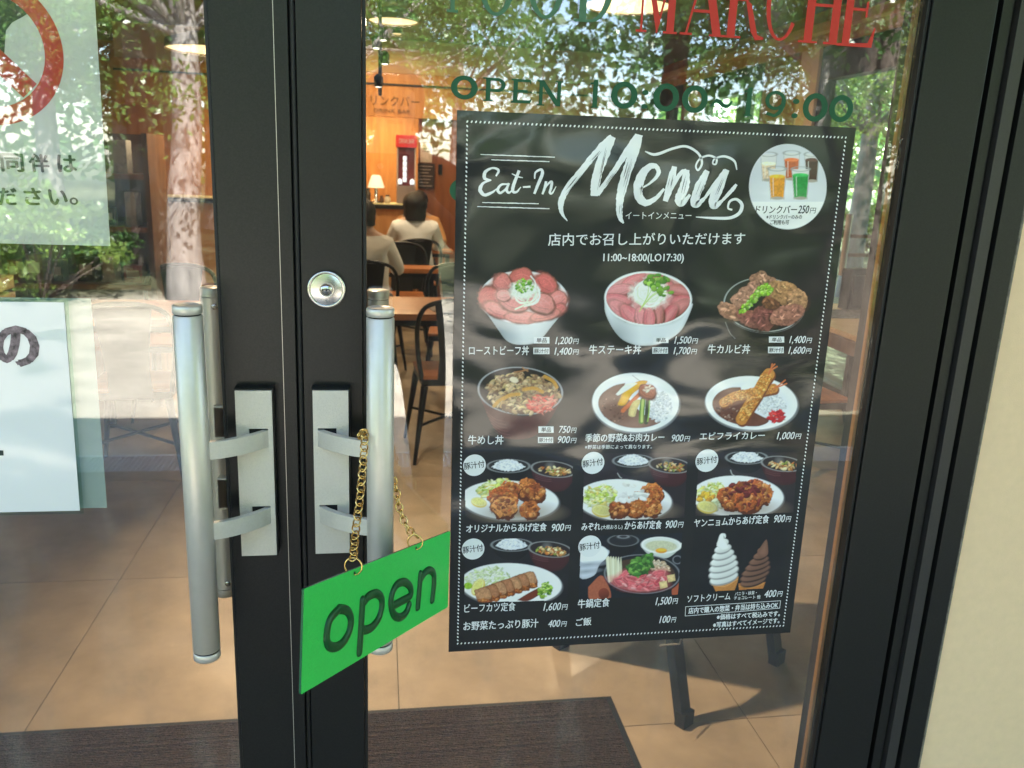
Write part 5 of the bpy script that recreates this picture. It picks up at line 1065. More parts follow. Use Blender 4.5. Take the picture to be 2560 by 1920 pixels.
chair('black chair with orange seat nearest the door, its back towards the glass', -0.03, 3.12, 0.08)
chair('black chair at the far side of the nearest table, facing the door', 0.10, 4.28, PI-0.1)
chair('black chair under the seated person at the left edge of the right glass', -0.46, 4.76, -0.15)
chair('black chair beside the small table between the two seated people', -0.22, 5.05+0.75, PI)
chair('black chair under the person in the white shirt near the counter', -0.07, 6.62, 0.05)
chair('black chair with orange seat pushed under the oak window table', 1.72, 2.66, -PI/2+0.1)
def table(lbl, x0, x1, y0, y1, m_=W_ORANGE, z=0.72, th=0.035, nm='cafe_table', legs=True):
    t = empty(nm, ((x0+x1)/2, (y0+y1)/2, 0), 0, lbl, 'table'); a, b = (x1-x0)/2, (y1-y0)/2
    MB().box(-a, a, -b, b, z-th, z, 0.002).build('table_top', m_, t)
    for sx in (-1, 1):
        for sy in (-1, 1): MB().box(sx*(a-0.05)-0.018, sx*(a-0.05)+0.018, sy*(b-0.06)-0.018, sy*(b-0.06)+0.018, 0, z-th, 0.001).build('leg', STEELBLK, t)
    MB().box(-a+0.07, a-0.07, -b+0.05, -b+0.07, z-th-0.04, z-th).build('apron', STEELBLK, t)
    return t
table('orange brown wooden table nearest the door, behind the right pull bar', -0.408, 0.36, 3.30, 3.93)
table('wooden table between the person at the left and the small chair behind it', -0.62, 0.05, 5.38, 5.62+0.02)
table('wooden table in front of the person in the white shirt', -0.40, 0.30, 6.95, 7.15)
ot = table('pale oak table with dark edge along the window wall at the right', 2.10, 2.80, 2.30, 3.95, W_PALE, 0.72, 0.03, 'window_table')
MB().box(-0.36, 0.35, -0.83, 0.83, 0.61, 0.689, 0.002).build('dark_edge', W_BROWN, ot)
# small things on the tables
t = empty('menu_card', (0.0, 3.50, 0.7205), 0.2, 'open menu card lying on the nearest wooden table', 'menu card'); MB().box(-0.13, 0.13, -0.09, 0.09, 0, 0.004, 0.001).build('card', mat('dark_menu_card', (0.05, 0.035, 0.03), 0.4, noise=0.7, nscale=60), t)
t = empty('table_mat', (2.50, 3.52, 0.7205), 0.0, 'black and white patterned mat on the oak window table', 'table mat'); MB().box(-0.25, 0.22, -0.16, 0.16, 0, 0.004, 0.001).build('mat', mat('mottled_black_white', (0.16, 0.16, 0.17), 0.5, noise=1.0, nscale=42), t)
t = empty('menu_stand', (2.62, 3.74, 0.7205), 0.3, 'dark upright menu holder at the back of the oak window table', 'menu holder'); MB().box(-0.09, 0.09, -0.04, 0.04, 0, 0.26, 0.004).build('holder', NAVY, t); MB().box(-0.07, 0.07, -0.05, -0.0405, 0.03, 0.22, 0.001).build('printed_card', mat('dark_card', (0.03, 0.03, 0.04), 0.4, noise=0.5, nscale=60), t)

# ------------------------------------------------------------ people
SKIN = mat('skin', (0.50, 0.30, 0.21), 0.55); HAIR = mat('black_hair', (0.012, 0.009, 0.008), 0.45, noise=0.4, nscale=60, bump=0.6, bscale=90, stretch=(3, 3, 0.5)); SHIRT = mat('off_white_shirt', srgb(214, 208, 198), 0.85, noise=0.04, nscale=9, bump=0.9, bscale=11)
TEE = mat('white_t_shirt', srgb(226, 226, 224), 0.85, bump=0.9, bscale=12, noise=0.03); PANTS = mat('dark_trousers', (0.02, 0.022, 0.03), 0.85, bump=0.5, bscale=14); DARKTOP = mat('dark_jacket', (0.018, 0.020, 0.022), 0.8, bump=0.5, bscale=14); SHOE = mat('dark_shoe', (0.02, 0.018, 0.016), 0.5); TAN = mat('tan_top', srgb(206, 150, 96), 0.85, bump=0.6, bscale=14)
def person(name_lbl, J, loc, rz, rules, hair, group=None):
    """J: joint -> (position, radius or (rx, ry), parent joint). One continuous skinned body."""
    t = empty('person', loc, rz, name_lbl, 'person', group)
    ks = list(J); idx = {k: i for i, k in enumerate(ks)}; me = bpy.data.meshes.new('skeleton')
    me.from_pydata([J[k][0] for k in ks], [(idx[k], idx[J[k][2]]) for k in ks if J[k][2]], [])
    o = bpy.data.objects.new('skeleton', me); C.objects.link(o); o.modifiers.new('s', 'SKIN'); sb = o.modifiers.new('d', 'SUBSURF'); sb.levels = 2; sb.render_levels = 2
    sv = me.skin_vertices[0].data
    for k in ks:
        r = J[k][1]; sv[idx[k]].radius = r if isinstance(r, tuple) else (r, r); sv[idx[k]].use_root = (J[k][2] is None)
    bm_ = bpy.data.meshes.new_from_object(o.evaluated_get(bpy.context.evaluated_depsgraph_get())); bpy.data.objects.remove(o)
    bm_.name = 'body'; bm_.materials.clear(); ms = [r[1] for r in rules]+[SKIN]
    for q in ms: bm_.materials.append(q)
    for p in bm_.polygons:
        c_ = p.center; p.use_smooth = True; p.material_index = next((i for i, r in enumerate(rules) if r[0](c_)), len(rules))
    b = bpy.data.objects.new('body', bm_); C.objects.link(b); b.parent = t
    hx, hy, hz = J['head'][0]; m = MB(); n1_, n2_ = 20, 14; vs = []; rdn = random.Random(3)
    for i in range(n2_+1):
        th = PI*i/n2_*hair[3]
        for k in range(n1_):
            ph = 2*PI*k/n1_; w_ = 1+0.05*math.sin(7*ph)+rdn.uniform(-0.03, 0.03); rr = math.sin(min(th, PI*0.62)) if th > PI*0.5 else math.sin(th)
            zz = math.cos(th)*hair[2] if th < PI*0.5 else -(th-PI*0.5)*hair[2]*1.0
            front = max(0, math.sin(ph)); y_ = rr*math.sin(ph)*hair[1]*w_*(1 if zz > 0.02 else (1-0.75*front))
            vs.append((hx+rr*math.cos(ph)*hair[0]*w_, hy-0.012+y_, hz+0.012+zz))
    fs = [(i*n1_+k, i*n1_+(k+1) % n1_, (i+1)*n1_+(k+1) % n1_, (i+1)*n1_+k) for i in range(n2_) for k in range(n1_)]
    m.add(vs, fs, True); m.build('hair', HAIR, t)
    m = MB()
    for s_ in (-1, 1):
        q = MB(); q.lathe([(0, -0.005), (0.007, -0.003), (0.008, 0.001), (0, 0.005)], hx+s_*0.032, hy+0.088, hz-0.005, 10, 'y'); q.build('eye', HAIR, t)
        q = MB(); q.lathe([(0, -0.006), (0.016, -0.004), (0.019, 0.002), (0, 0.006)], hx+s_*0.085, hy, hz-0.012, 10, 'x'); q.build('ear', SKIN, t)
    q = MB(); q.tube([(hx-0.022, hy+0.086, hz-0.058), (hx, hy+0.092, hz-0.060), (hx+0.022, hy+0.086, hz-0.058)], 0.0045, 6); q.build('mouth', mat('lips', (0.35, 0.12, 0.10), 0.5), t)
    q = MB(); q.tube([(hx, hy+0.086, hz), (hx, hy+0.106, hz-0.030), (hx, hy+0.09, hz-0.036)], [0.007, 0.012, 0.006], 8); q.build('nose', SKIN, t)
    return t
def fingers(J, pre, wrist, d, spread, up=(0, 0, 1), n=5):
    w_ = Vector(wrist); d = Vector(d).normalized(); s_ = Vector(spread).normalized(); c_ = d.cross(s_)
    J[pre+'palm'] = (tuple(w_+d*0.045), (0.030, 0.016), pre+'wrist')
    for i in range(4):
        b = w_+d*0.085+s_*(0.027-0.018*i); L = (0.062, 0.072, 0.068, 0.052)[i]
        J[pre+'k%d' % i] = (tuple(b), 0.0095, pre+'palm'); J[pre+'f%d' % i] = (tuple(b+d*L*0.55+c_*L*0.2), 0.008, pre+'k%d' % i); J[pre+'t%d' % i] = (tuple(b+d*L*0.8+c_*L*0.55), 0.007, pre+'f%d' % i)
    J[pre+'th'] = (tuple(w_+d*0.035+s_*0.045), 0.011, pre+'palm'); J[pre+'tt'] = (tuple(w_+d*0.065+s_*0.062+c_*0.015), 0.008, pre+'th')
def seated(elbow_r=None, wrist_r=None, wide=1.0):
    J = {'pelvis': ((0, 0, 0.53), (0.165*wide, 0.13), None), 'waist': ((0, -0.01, 0.68), (0.150*wide, 0.115), 'pelvis'), 'chest': ((0, 0.01, 0.86), (0.170*wide, 0.118), 'waist'), 'collar': ((0, 0.015, 0.985), (0.115, 0.08), 'chest'),
         'neck': ((0, 0.025, 1.055), 0.052, 'collar'), 'head': ((0, 0.04, 1.16), (0.078, 0.095), 'neck'), 'crown': ((0, 0.035, 1.235), (0.066, 0.078), 'head')}
    for s_, n in ((-1, 'l'), (1, 'r')):
        e = elbow_r if (s_ > 0 and elbow_r) else (s_*0.25, 0.10, 0.76); w_ = wrist_r if (s_ > 0 and wrist_r) else (s_*0.14, 0.33, 0.775)
        J[n+'sh'] = ((s_*0.165, 0.01, 0.955), 0.072, 'collar'); J[n+'el'] = (e, 0.050, n+'sh'); J[n+'wrist'] = (w_, 0.027, n+'el')
        d = Vector(w_)-Vector(e); fingers(J, n, w_, d, (-s_, 0.1, 0.1))
        J[n+'hip'] = ((s_*0.10, 0.06, 0.52), 0.10, 'pelvis'); J[n+'knee'] = ((s_*0.12, 0.43, 0.51), 0.068, n+'hip'); J[n+'ank'] = ((s_*0.12, 0.42, 0.10), 0.040, n+'knee'); J[n+'toe'] = ((s_*0.13, 0.56, 0.045), 0.036, n+'ank')
    return J
def dress(top, zt=1.0, armlim=0.62, bottom=PANTS):
    return [(lambda c_: c_.z < 0.09, SHOE), (lambda c_: c_.z < 0.60 and (c_.y > 0.02 or c_.z < 0.5), bottom), (lambda c_: c_.z < zt+0.02 and not (c_.y > 0.16 and c_.z > armlim), top)]
person('seated person with short hair in a loose off white shirt, beside the right door stile', seated(wide=1.25), (-0.525, 4.80, 0), -0.12, dress(SHIRT), (0.088, 0.108, 0.10, 0.78))
person('seated person with a dark bob in a white T-shirt, near the counter', seated(wide=1.1), (-0.085, 6.66, 0), 0.03, dress(TEE), (0.112, 0.118, 0.105, 0.98))
person('person in a tan top facing the door, mostly behind the one in white, elbow out', seated((0.30, 0.12, 0.80), (0.14, 0.17, 1.00)), (-0.02, 7.42, 0), PI, dress(TAN), (0.092, 0.11, 0.10, 0.75))

# ------------------------------------------------------------ drink bar at the back
db = in_place(empty('drink_bar_panel', (-0.5, 8.0, 2.0), 0, 'long oak panel above the counter lettered drink bar', 'sign panel'))
px_ = [(-3.0, -1.85), (-1.847, -0.72), (-0.717, 0.10), (0.103, 1.10), (1.103, 2.10)]
for a, b in px_: MB().box(a, b, 8.0, 8.06, 1.99, 2.42, 0.001).build('panel', W_WALL, db)
MB().box(-3.0, 2.1, 7.985, 7.9995, 2.30, 2.318).build('dark_trim', STEELBLK, db)
LET = mat('brown_letter', srgb(110, 80, 40), 0.6)
def solid_text(name, s_, x0, x1, z0, z1, y, mt, parent, d=0.006):
    vs, fs = glyphs(s_); mn, mx = vs.min(0), vs.max(0); pr = Print(y); n = (vs-mn)/(mx-mn); pr.raw([(x0+(x1-x0)*u, z0+(z1-z0)*v) for u, v in n], fs)
    o = pr.build(name, mt, parent); md = o.modifiers.new('t', 'SOLIDIFY'); md.thickness = d; md.offset = 0; return o
solid_text('bar_lettering', 'ドリンクバー', -0.60, 0.0, 2.10, 2.20, 7.995, LET, db); solid_text('bar_lettering', 'DRINK BAR', -0.47, -0.09, 2.03, 2.066, 7.995, LET, db)
for s_ in ((-3.0, -0.03),): pass
ct = in_place(empty('bar_counter', (-1.5, 7.7, 0), 0, 'wooden counter with black top where the drinks stand', 'counter'))
MB().box(-3.0, -0.02, 7.36, 7.98, 1.075, 1.115, 0.003).build('counter_top', STEELBLK, ct); MB().box(-2.98, -0.04, 7.42, 7.97, 0.0, 1.0745).build('front', W_WALL, ct)
MB().box(-2.9, -0.10, 7.40, 7.9, 1.1155, 1.122).build('runner', mat('pale_runner', (0.6, 0.55, 0.3), 0.6), ct)
structure('bar_side_wall', MB().box(0.0, 1.9, 8.07, 8.17, 0.0, 2.755), W_RED)
structure('bar_upper_wall', MB().box(-3.0, 2.1, 8.065, 8.069, 2.43, 2.755), WALLI)
mc = in_place(empty('drink_machine', (-0.12, 7.75, 1.11), 0, 'red headed drinks machine with a bright glass front on the counter', 'drinks machine'))
mcx0, mcx1 = -0.235, -0.045
RED = mat('glowing_red_plastic', srgb(196, 40, 44), 0.4, emit=srgb(200, 40, 44), estr=0.04); MW = mat('machine_white', (0.55, 0.5, 0.48), 0.4)  # the red header emits a faint glow of its own
MB().box(mcx0, mcx1, 7.62, 7.92, 1.1225, 1.30, 0.004).build('base', mat('machine_grey', (0.25, 0.2, 0.2), 0.4), mc)
MB().box(mcx0, mcx1, 7.66, 7.92, 1.3005, 1.68, 0.002).build('cabinet', mat('machine_dark', (0.16, 0.03, 0.035), 0.3), mc)
MB().box(mcx0-0.01, mcx1+0.01, 7.60, 7.92, 1.6805, 1.80, 0.004).build('header', RED, mc)
for zz in (1.66, 1.62): pass
MB().box(mcx0, mcx0+0.012, 7.63, 7.6595, 1.3005, 1.68).build('side_frame', MW, mc); MB().box(mcx1-0.012, mcx1, 7.63, 7.6595, 1.3005, 1.68).build('side_frame', MW, mc)
solid_text('machine_lettering', 'DRINK BAR', mcx0+0.02, mcx1-0.02, 1.72, 1.765, 7.597, MW, mc, 0.002)
LIT = mat('glowing_bottles', (0.8, 0.85, 0.9), 0.4, emit=(0.8, 0.9, 1.0), estr=0.12)  # glow put into the bottles in place of a light inside the machine
for x_ in (-0.155, ):
    for k in range(5): m = MB(); m.lathe([(0.018, 0), (0.020, 0.02), (0.020, 0.04), (0.014, 0.048)], x_, 7.65, 1.34+k*0.052, 12); m.build('bottle', LIT, mc)
for x_ in (-0.205, -0.08): m = MB(); m.lathe([(0.020, 0), (0.024, 0.02), (0.02, 0.045), (0.008, 0.055)], x_, 7.645, 1.315, 12); m.build('bottle', LIT, mc)
nt1 = in_place(empty('paper_notice', (0.05, 8.05, 1.7), 0, 'small white paper notice beside the drinks machine', 'notice')); MB().box(0.02, 0.145, 8.060, 8.0695, 1.545, 1.74).build('paper', mat('cream_paper', (0.6, 0.5, 0.42), 0.7), nt1)
MB().box(0.05, 0.11, 8.058, 8.0595, 1.68, 1.69).build('printed_line', LET, nt1); MB().box(0.04, 0.12, 8.058, 8.0595, 1.655, 1.662).build('printed_line', LET, nt1)
bb = in_place(empty('menu_blackboard', (0.07, 8.05, 1.4), 0, 'dark menu board with rows of writing under the paper notice', 'menu board')); MB().box(-0.005, 0.175, 8.045, 8.0695, 1.27, 1.535, 0.002).build('board', mat('board_brown', (0.035, 0.018, 0.012), 0.6), bb)
for k in range(7): MB().box(0.015, 0.15-0.02*(k % 3), 8.042, 8.0445, 1.50-k*0.034, 1.507-k*0.034).build('written_line', mat('chalk', (0.4, 0.3, 0.26), 0.7), bb)
sw = empty('wall_switch', (0.235, 8.055, 1.48), 0, 'small dark switch plate on the red brown wall right of the menu board', 'switch'); MB().box(-0.022, 0.022, 0, 0.012, -0.06, 0.05, 0.002).build('plate', STEELBLK, sw)
for k, z_ in ((0, -0.02), (1, 0.02)): MB().box(-0.01, 0.01, -0.003, -0.0002, z_-0.01, z_+0.01, 0.001).build('rocker', BLACK_RUB, sw)
# table lamp and odds on the counter
WARM = (1.0, 0.72, 0.38)
tl = in_place(empty('table_lamp', (-0.45, 7.6, 1.122), 0, 'small lit table lamp with a pleated white shade on the counter', 'lamp'))
m = MB(); m.lathe([(0.055, 0), (0.055, 0.01), (0.02, 0.02), (0.016, 0.15)], -0.445, 7.62, 1.1225, 16); m.build('base', CHROME, tl)
m = MB(); m.lathe([(0.085, 0.15), (0.070, 0.20), (0.045, 0.265), (0.032, 0.275)], -0.445, 7.62, 1.1225, 20); m.build('shade', mat('lit_lamp_shade', (0.8, 0.75, 0.6), 0.6, emit=(1.0, 0.85, 0.6), estr=0.10), tl)
for nm, lb, x_, h_, r_, cl in (('coffee_jar', 'dark coffee jar beside the lamp on the counter', -0.53, 0.13, 0.03, (0.04, 0.03, 0.02)), ('blue_carton', 'pale blue carton at the left of the counter', -0.60, 0.17, 0.035, (0.2, 0.42, 0.5)), ('glass_stack', 'small stack of cups right of the lamp on the counter', -0.33, 0.07, 0.032, (0.6, 0.52, 0.4)), ('sugar_pot', 'small brown pot between the lamp and the machine', -0.39, 0.06, 0.022, (0.1, 0.05, 0.03))):
    t = empty(nm, (x_, 7.6, 1.1225), 0, lb, nm.split('_')[-1]); m = MB()
    if nm == 'blue_carton': m.box(-0.03, 0.03, -0.03, 0.03, 0, 0.16, 0.003)
    else: m.lathe([(r_*0.8, 0), (r_, h_*0.1), (r_, h_*0.75), (r_*0.6, h_*0.86), (r_*0.62, h_)], 0, 0, 0, 16)
    m.build('body', mat(nm+'_finish', cl, 0.4), t); m = MB(); m.lathe([(r_*0.66, h_), (r_*0.66, h_+0.012), (0, h_+0.012)], 0, 0, 0, 16); m.build('lid', STEELBLK, t)
# ------------------------------------------------------------ lamps of the room
BULB = mat('lit_diffuser', (0.9, 0.8, 0.6), 0.5, emit=(1.0, 0.74, 0.36), estr=0.22)
LW = []
def pendant(x, y, z, r, lbl, wt, col=(1.0, 0.76, 0.50)):
    t = in_place(empty('pendant_lamp', (x, y, z), 0, lbl, 'lamp', 'round pendant lamps'))
    m = MB(); m.lathe([(r, 0), (r*0.98, 0.055), (r*0.5, 0.10), (0.03, 0.12)], x, y, z, 36); m.build('shade', mat('brown_shade', (0.30, 0.19, 0.10), 0.6), t)
    m = MB(); m.lathe([(0, 0.012), (r*0.97, 0.010)], x, y, z, 36); m.build('diffuser', BULB, t); m = MB(); m.tube([(x, y, z+0.12), (x, y, 2.755)], 0.004, 6); m.build('cord', STEELBLK, t)
    l = bpy.data.lights.new('lamp', 'AREA'); l.shape = 'DISK'; l.size = r*1.6; l.energy = wt; l.color = col; o = bpy.data.objects.new('lamp', l); C.objects.link(o); o.parent = t; o.location = (0, 0, -0.012); LW.append(l)
    return t
def spot_down(x, y, z):
    t = in_place(empty('ceiling_spotlight', (x, y, z), 0, 'warm spotlight under the ceiling over the entrance, above the picture', 'spotlight'))
    m = MB(); m.lathe([(0.045, 0), (0.045, 0.12), (0, 0.12)], x, y, z, 20); m.build('housing', STEELBLK, t); m = MB(); m.lathe([(0, 0.01), (0.04, 0.01)], x, y, z, 20); m.build('diffuser', BULB, t); m = MB(); m.tube([(x, y, z+0.12), (x, y, 2.755)], 0.01, 8); m.build('stem', STEELBLK, t)
    l = bpy.data.lights.new('lamp', 'SPOT'); l.spot_size = R(95); l.spot_blend = 0.75; l.energy = 50; l.color = (1.0, 0.77, 0.52); l.shadow_soft_size = 0.035; o = bpy.data.objects.new('lamp', l); C.objects.link(o); o.parent = t; o.location = (0, 0, -0.01)
    o.rotation_euler = (Vector((x, y, z))-Vector((0.35, 1.05, 0))).to_track_quat('Z', 'Y').to_euler(); return t
pendant(-1.42, 4.5, 2.135, 0.285, 'round lit pendant lamp left of the left door stile', 2.5)
pendant(1.25, 4.7, 2.60, 0.30, 'round lit pendant lamp at the top edge above the letter M', 4)
spot_down(-0.66, 1.13, 2.62)
pendant(-0.6, 2.4, 2.62, 0.16, 'added pendant lamp over the way in, above the near chair', 0.8)  # extra lamp added to light the way in
pendant(-0.3, 6.1, 2.62, 0.2, 'added pendant lamp over the seated people', 4)  # extra lamp added to brighten the middle of the room
def down(x, y, z, wt, lbl):
    t = in_place(empty('ceiling_downlight', (x, y, z), 0, lbl, 'downlight', 'downlights over the counter')); m = MB(); m.lathe([(0.05, 0), (0.05, 0.05), (0, 0.05)], x, y, z, 20); m.build('housing', STEELBLK, t); m = MB(); m.lathe([(0, 0.004), (0.045, 0.004)], x, y, z, 20); m.build('diffuser', BULB, t)
    l = bpy.data.lights.new('lamp', 'AREA'); l.shape = 'DISK'; l.size = 0.1; l.energy = wt*0.55; l.color = (1, 0.66, 0.32); o = bpy.data.objects.new('lamp', l); C.objects.link(o); o.parent = t; o.location = (0, 0, -0.01)
structure('bar_recess_ceiling', MB().box(-3.0, -0.001, 8.07, 9.61, 2.30, 2.33), CEIL)
for x_, q_ in ((-0.22, 'above the drinks machine'), (-0.75, 'above the table lamp'), (-1.8, 'farthest to the left')): down(x_, 9.0, 2.24, 5, 'downlight in the recess behind the counter, '+q_)
for x_, q_ in ((-0.25, 'right'), (-1.1, 'left')): down(x_, 7.3, 2.70, 4, 'downlight in front of the drink bar panel, the %s one of two' % q_)
# spot lights on a hanging track, seen beside the right door stile
tr_ = in_place(empty('track_spotlights', (-0.40, 4.5, 2.0), 0, 'hanging dark track of small spotlights beside the right door stile', 'spotlights'))
m = MB(); m.tube([(-0.405, 4.5, 1.93), (-0.405, 4.5, 2.755)], 0.012, 8); m.build('track', STEELBLK, tr_)
for k, (z_, dx) in enumerate(((2.29, 0.02), (2.24, -0.025), (2.15, 0.03), (2.01, -0.01))):
    m = MB(); m.lathe([(0.028, -0.03), (0.030, 0.03), (0.012, 0.05)], -0.405+dx, 4.48, z_, 14); hd = m.build('spot_head', STEELBLK, tr_); m = MB(); m.lathe([(0, -0.0302), (0.02, -0.0302)], -0.405+dx, 4.48, z_, 12); m.build('spot_bulb', mat('white_bulb', (1, 1, 1), 0.5, emit=(1, 0.9, 0.75), estr=0.8), hd)
# ------------------------------------------------------------ left side of the shop
sh = in_place(empty('display_shelf', (-2.2, 4.2, 0), 0, 'wooden display shelf with goods seen through the left glass', 'shelf'))
for z_ in (0.35, 0.72, 1.06, 1.36): MB().box(-2.75, -1.75, 4.0, 4.4, z_, z_+0.03, 0.001).build('shelf_board', W_RED, sh)
for x_ in (-2.78, -1.75): MB().box(x_, x_+0.03, 4.0, 4.4, 0.0, 1.62, 0.001).build('side_panel', W_BROWN, sh)
MB().box(-2.75, -1.75, 4.40, 4.42, 0, 1.62).build('back_panel', W_BROWN, sh)
rd = random.Random(12)
for sn, z_ in (('lowest', 0.38), ('second', 0.75), ('third', 1.09), ('top', 1.39)):
    x_ = -2.72; pk = 0
    while x_ < -1.88:
        w_ = rd.uniform(0.05, 0.12); h_ = rd.uniform(0.10, 0.22); cn, cl = rd.choice([('red', (0.3, 0.04, 0.03)), ('tan', (0.5, 0.42, 0.3)), ('black', (0.06, 0.05, 0.04)), ('brown', (0.24, 0.14, 0.07)), ('pale grey', (0.55, 0.52, 0.46)), ('green', (0.1, 0.16, 0.08))]); pk += 1
        t = empty('packet', (x_+w_/2, 4.14, z_+0.0003), rd.uniform(-0.2, 0.2), '%s packet, number %d from the left on the %s board of the display shelf' % (cn, pk, sn), 'packet', 'packets on the display shelf')
        MB().box(-w_/2, w_/2, -0.04, 0.04, 0, h_, 0.003).build('box', mat('packet_print', cl, 0.5, noise=0.3, nscale=30), t); MB().box(-w_/3, w_/3, -0.0425, -0.0405, h_*0.3, h_*0.7).build('label', mat('packet_label', (0.6, 0.55, 0.45), 0.5), t)
        x_ += w_+rd.uniform(0.02, 0.08)
crates = []
for k, (x_, y_, z_) in enumerate(((-2.35, 2.75, 0.0), (-2.37, 2.76, 0.32), (-2.33, 2.74, 0.64), (-2.92, 2.85, 0.0), (-2.9, 2.85, 0.32))):
    t = empty('wooden_crate', (x_, y_, z_+0.0003), 0.1-0.05*k, ['slatted wooden crate at the bottom of the stack left of the door', 'slatted wooden crate in the middle of the three stack', 'slatted wooden crate on top of the three stack, left of the door', 'lower slatted crate of the pair farther left', 'upper slatted crate of the pair farther left'][k], 'crate', 'wooden crates stacked inside')
    for i in range(4):
        MB().box(-0.25, 0.25, -0.18, -0.168, 0.012+i*0.078, 0.012+i*0.078+0.058, 0.001).build('slat', W_ORANGE if i % 2 else W_PALE, t); MB().box(-0.25, 0.25, 0.168, 0.18, 0.012+i*0.078, 0.07+i*0.078, 0.001).build('slat', W_PALE, t)
        MB().box(-0.262, -0.2505, -0.18, 0.18, 0.012+i*0.078, 0.07+i*0.078, 0.001).build('slat', W_PALE, t); MB().box(0.2505, 0.262, -0.18, 0.18, 0.012+i*0.078, 0.07+i*0.078, 0.001).build('slat', W_PALE, t)
    MB().box(-0.25, 0.25, -0.1675, 0.1675, 0, 0.01).build('bottom', W_PALE, t)
table('wooden table on the left side, seen through the left glass', -1.95, -1.15, 3.05, 3.65)
chair('black chair tucked at the left table, back to the door', -1.55, 2.86, 0.1); chair('black chair at the far side of the left table', -1.6, 3.9, PI)
# ============================================================ the building outside
for nm, a in (('wall', (0.5825, 4.6, -0.012, 0.22, -0.15, 3.0)), ('wall', (-5.2, -1.6165, -0.012, 0.22, -0.15, 3.0)), ('wall', (-1.6160, 0.5820, -0.012, 0.22, 2.262, 3.0))):
    o = structure('front_wall', MB().box(a[0], a[1], -0.012, 0.0745, a[4], a[5]), CREAM)
structure('inner_front_wall', MB().box(0.5005, 2.899, 0.0755, 0.224, 0.0, 2.755), W_BROWN); structure('inner_front_wall', MB().box(-4.46, -1.545, 0.0755, 0.224, 0.0, 2.755), W_BROWN)
structure('inner_front_wall', MB().box(-1.5445, 0.5000, 0.0755, 0.224, 2.19, 2.755), W_BROWN)
structure('roof', MB().box(-5.2, 4.7, -1.45, 10.2, 3.0, 3.12), mat('dark_roof', (0.05, 0.05, 0.05), 0.7)); structure('eave_soffit', MB().box(-5.2, 4.7, -1.45, -0.013, 2.93, 2.999), W_BROWN)
structure('outer_right_wall', MB().box(3.061, 3.10, 0.0755, 0.99, -0.15, 3.0), CREAM)
# ground
DIRT = mat('forest_dirt', (0.40, 0.36, 0.30), 0.95, noise=0.35, nscale=1.6, bump=0.6, bscale=20)
n = DIRT.node_tree; p_ = n.nodes['Principled BSDF']; old = p_.inputs['Base Color'].links[0].from_socket      # trodden earth near the shop, dark leaf litter in the woods
tc = n.nodes.new('ShaderNodeNewGeometry'); mp = n.nodes.new('ShaderNodeMapping'); mp.inputs['Location'].default_value = (1.5, 5.5, 0); ln = n.nodes.new('ShaderNodeVectorMath'); ln.operation = 'LENGTH'
nz = n.nodes.new('ShaderNodeTexNoise'); nz.inputs['Scale'].default_value = 0.5; ad = n.nodes.new('ShaderNodeMath'); ad.operation = 'MULTIPLY_ADD'; ad.inputs[1].default_value = 3.0
mr = n.nodes.new('ShaderNodeMapRange'); mr.inputs[1].default_value = 5.2; mr.inputs[2].default_value = 6.6; mx = n.nodes.new('ShaderNodeMixRGB'); mx.inputs[2].default_value = (0.075, 0.080, 0.035, 1)
n.links.new(tc.outputs['Position'], mp.inputs[0]); n.links.new(mp.outputs[0], ln.inputs[0]); n.links.new(tc.outputs['Position'], nz.inputs['Vector']); n.links.new(nz.outputs['Fac'], ad.inputs[0]); n.links.new(ln.outputs['Value'], ad.inputs[2])
n.links.new(ad.outputs[0], mr.inputs[0]); n.links.new(mr.outputs[0], mx.inputs[0]); n.links.new(old, mx.inputs[1]); n.links.new(mx.outputs[0], p_.inputs['Base Color'])
N_ = 60
m = MB(); rd = random.Random(4)
vs = []
for j in range(N_+1):
    for i in range(N_+1):
        x = (i/N_-0.5); y = (j/N_-0.5); x = math.copysign(abs(x*2)**2.2, x)*180; y = math.copysign(abs(y*2)**2.2, y)*180
        far = max(0, min(1, (math.hypot(x, y)-5)/10)) if not (-6 < x < 6 and -1 < y < 11) else 0
        vs.append((x, y, -0.16+far*(0.10*math.sin(x*0.7+1)*math.cos(y*0.5)+rd.uniform(-0.02, 0.02))))
m.add(vs, [(j*(N_+1)+i, j*(N_+1)+i+1, (j+1)*(N_+1)+i+1, (j+1)*(N_+1)+i) for j in range(N_) for i in range(N_)], True)
structure('ground', m, DIRT)
structure('porch_floor', MB().box(-5.2, 4.6, -2.88, -0.0215, -0.2, -0.008, 0.004), mat('porch_concrete', (0.20, 0.175, 0.155), 0.7, noise=0.15, nscale=5, bump=0.15, bscale=120))
gr = in_place(empty('drain_grating', (-1, -3.06, -0.06), 0, 'galvanised steel grating along the edge of the porch, reflected in the glass', 'grating'))
GALV = mat('galvanised_steel', (0.72, 0.76, 0.82), 0.35, 0.4)
m = MB(); m.box(-5.0, 4.4, -3.255, -3.235, -0.10, -0.055); m.box(-5.0, 4.4, -2.905, -2.885, -0.10, -0.055); m.build('edge_bar', GALV, gr)['kind'] = 'stuff'
m = MB()
for k in range(380): x = -5.0+k*0.0247; m.box(x, x+0.005, -3.234, -2.906, -0.085, -0.057)
for k in range(1, 8): y = -3.235+k*0.041; m.box(-5.0, 4.4, y, y+0.006, -0.080, -0.0575)
m.build('grating_bars', GALV, gr)['kind'] = 'stuff'

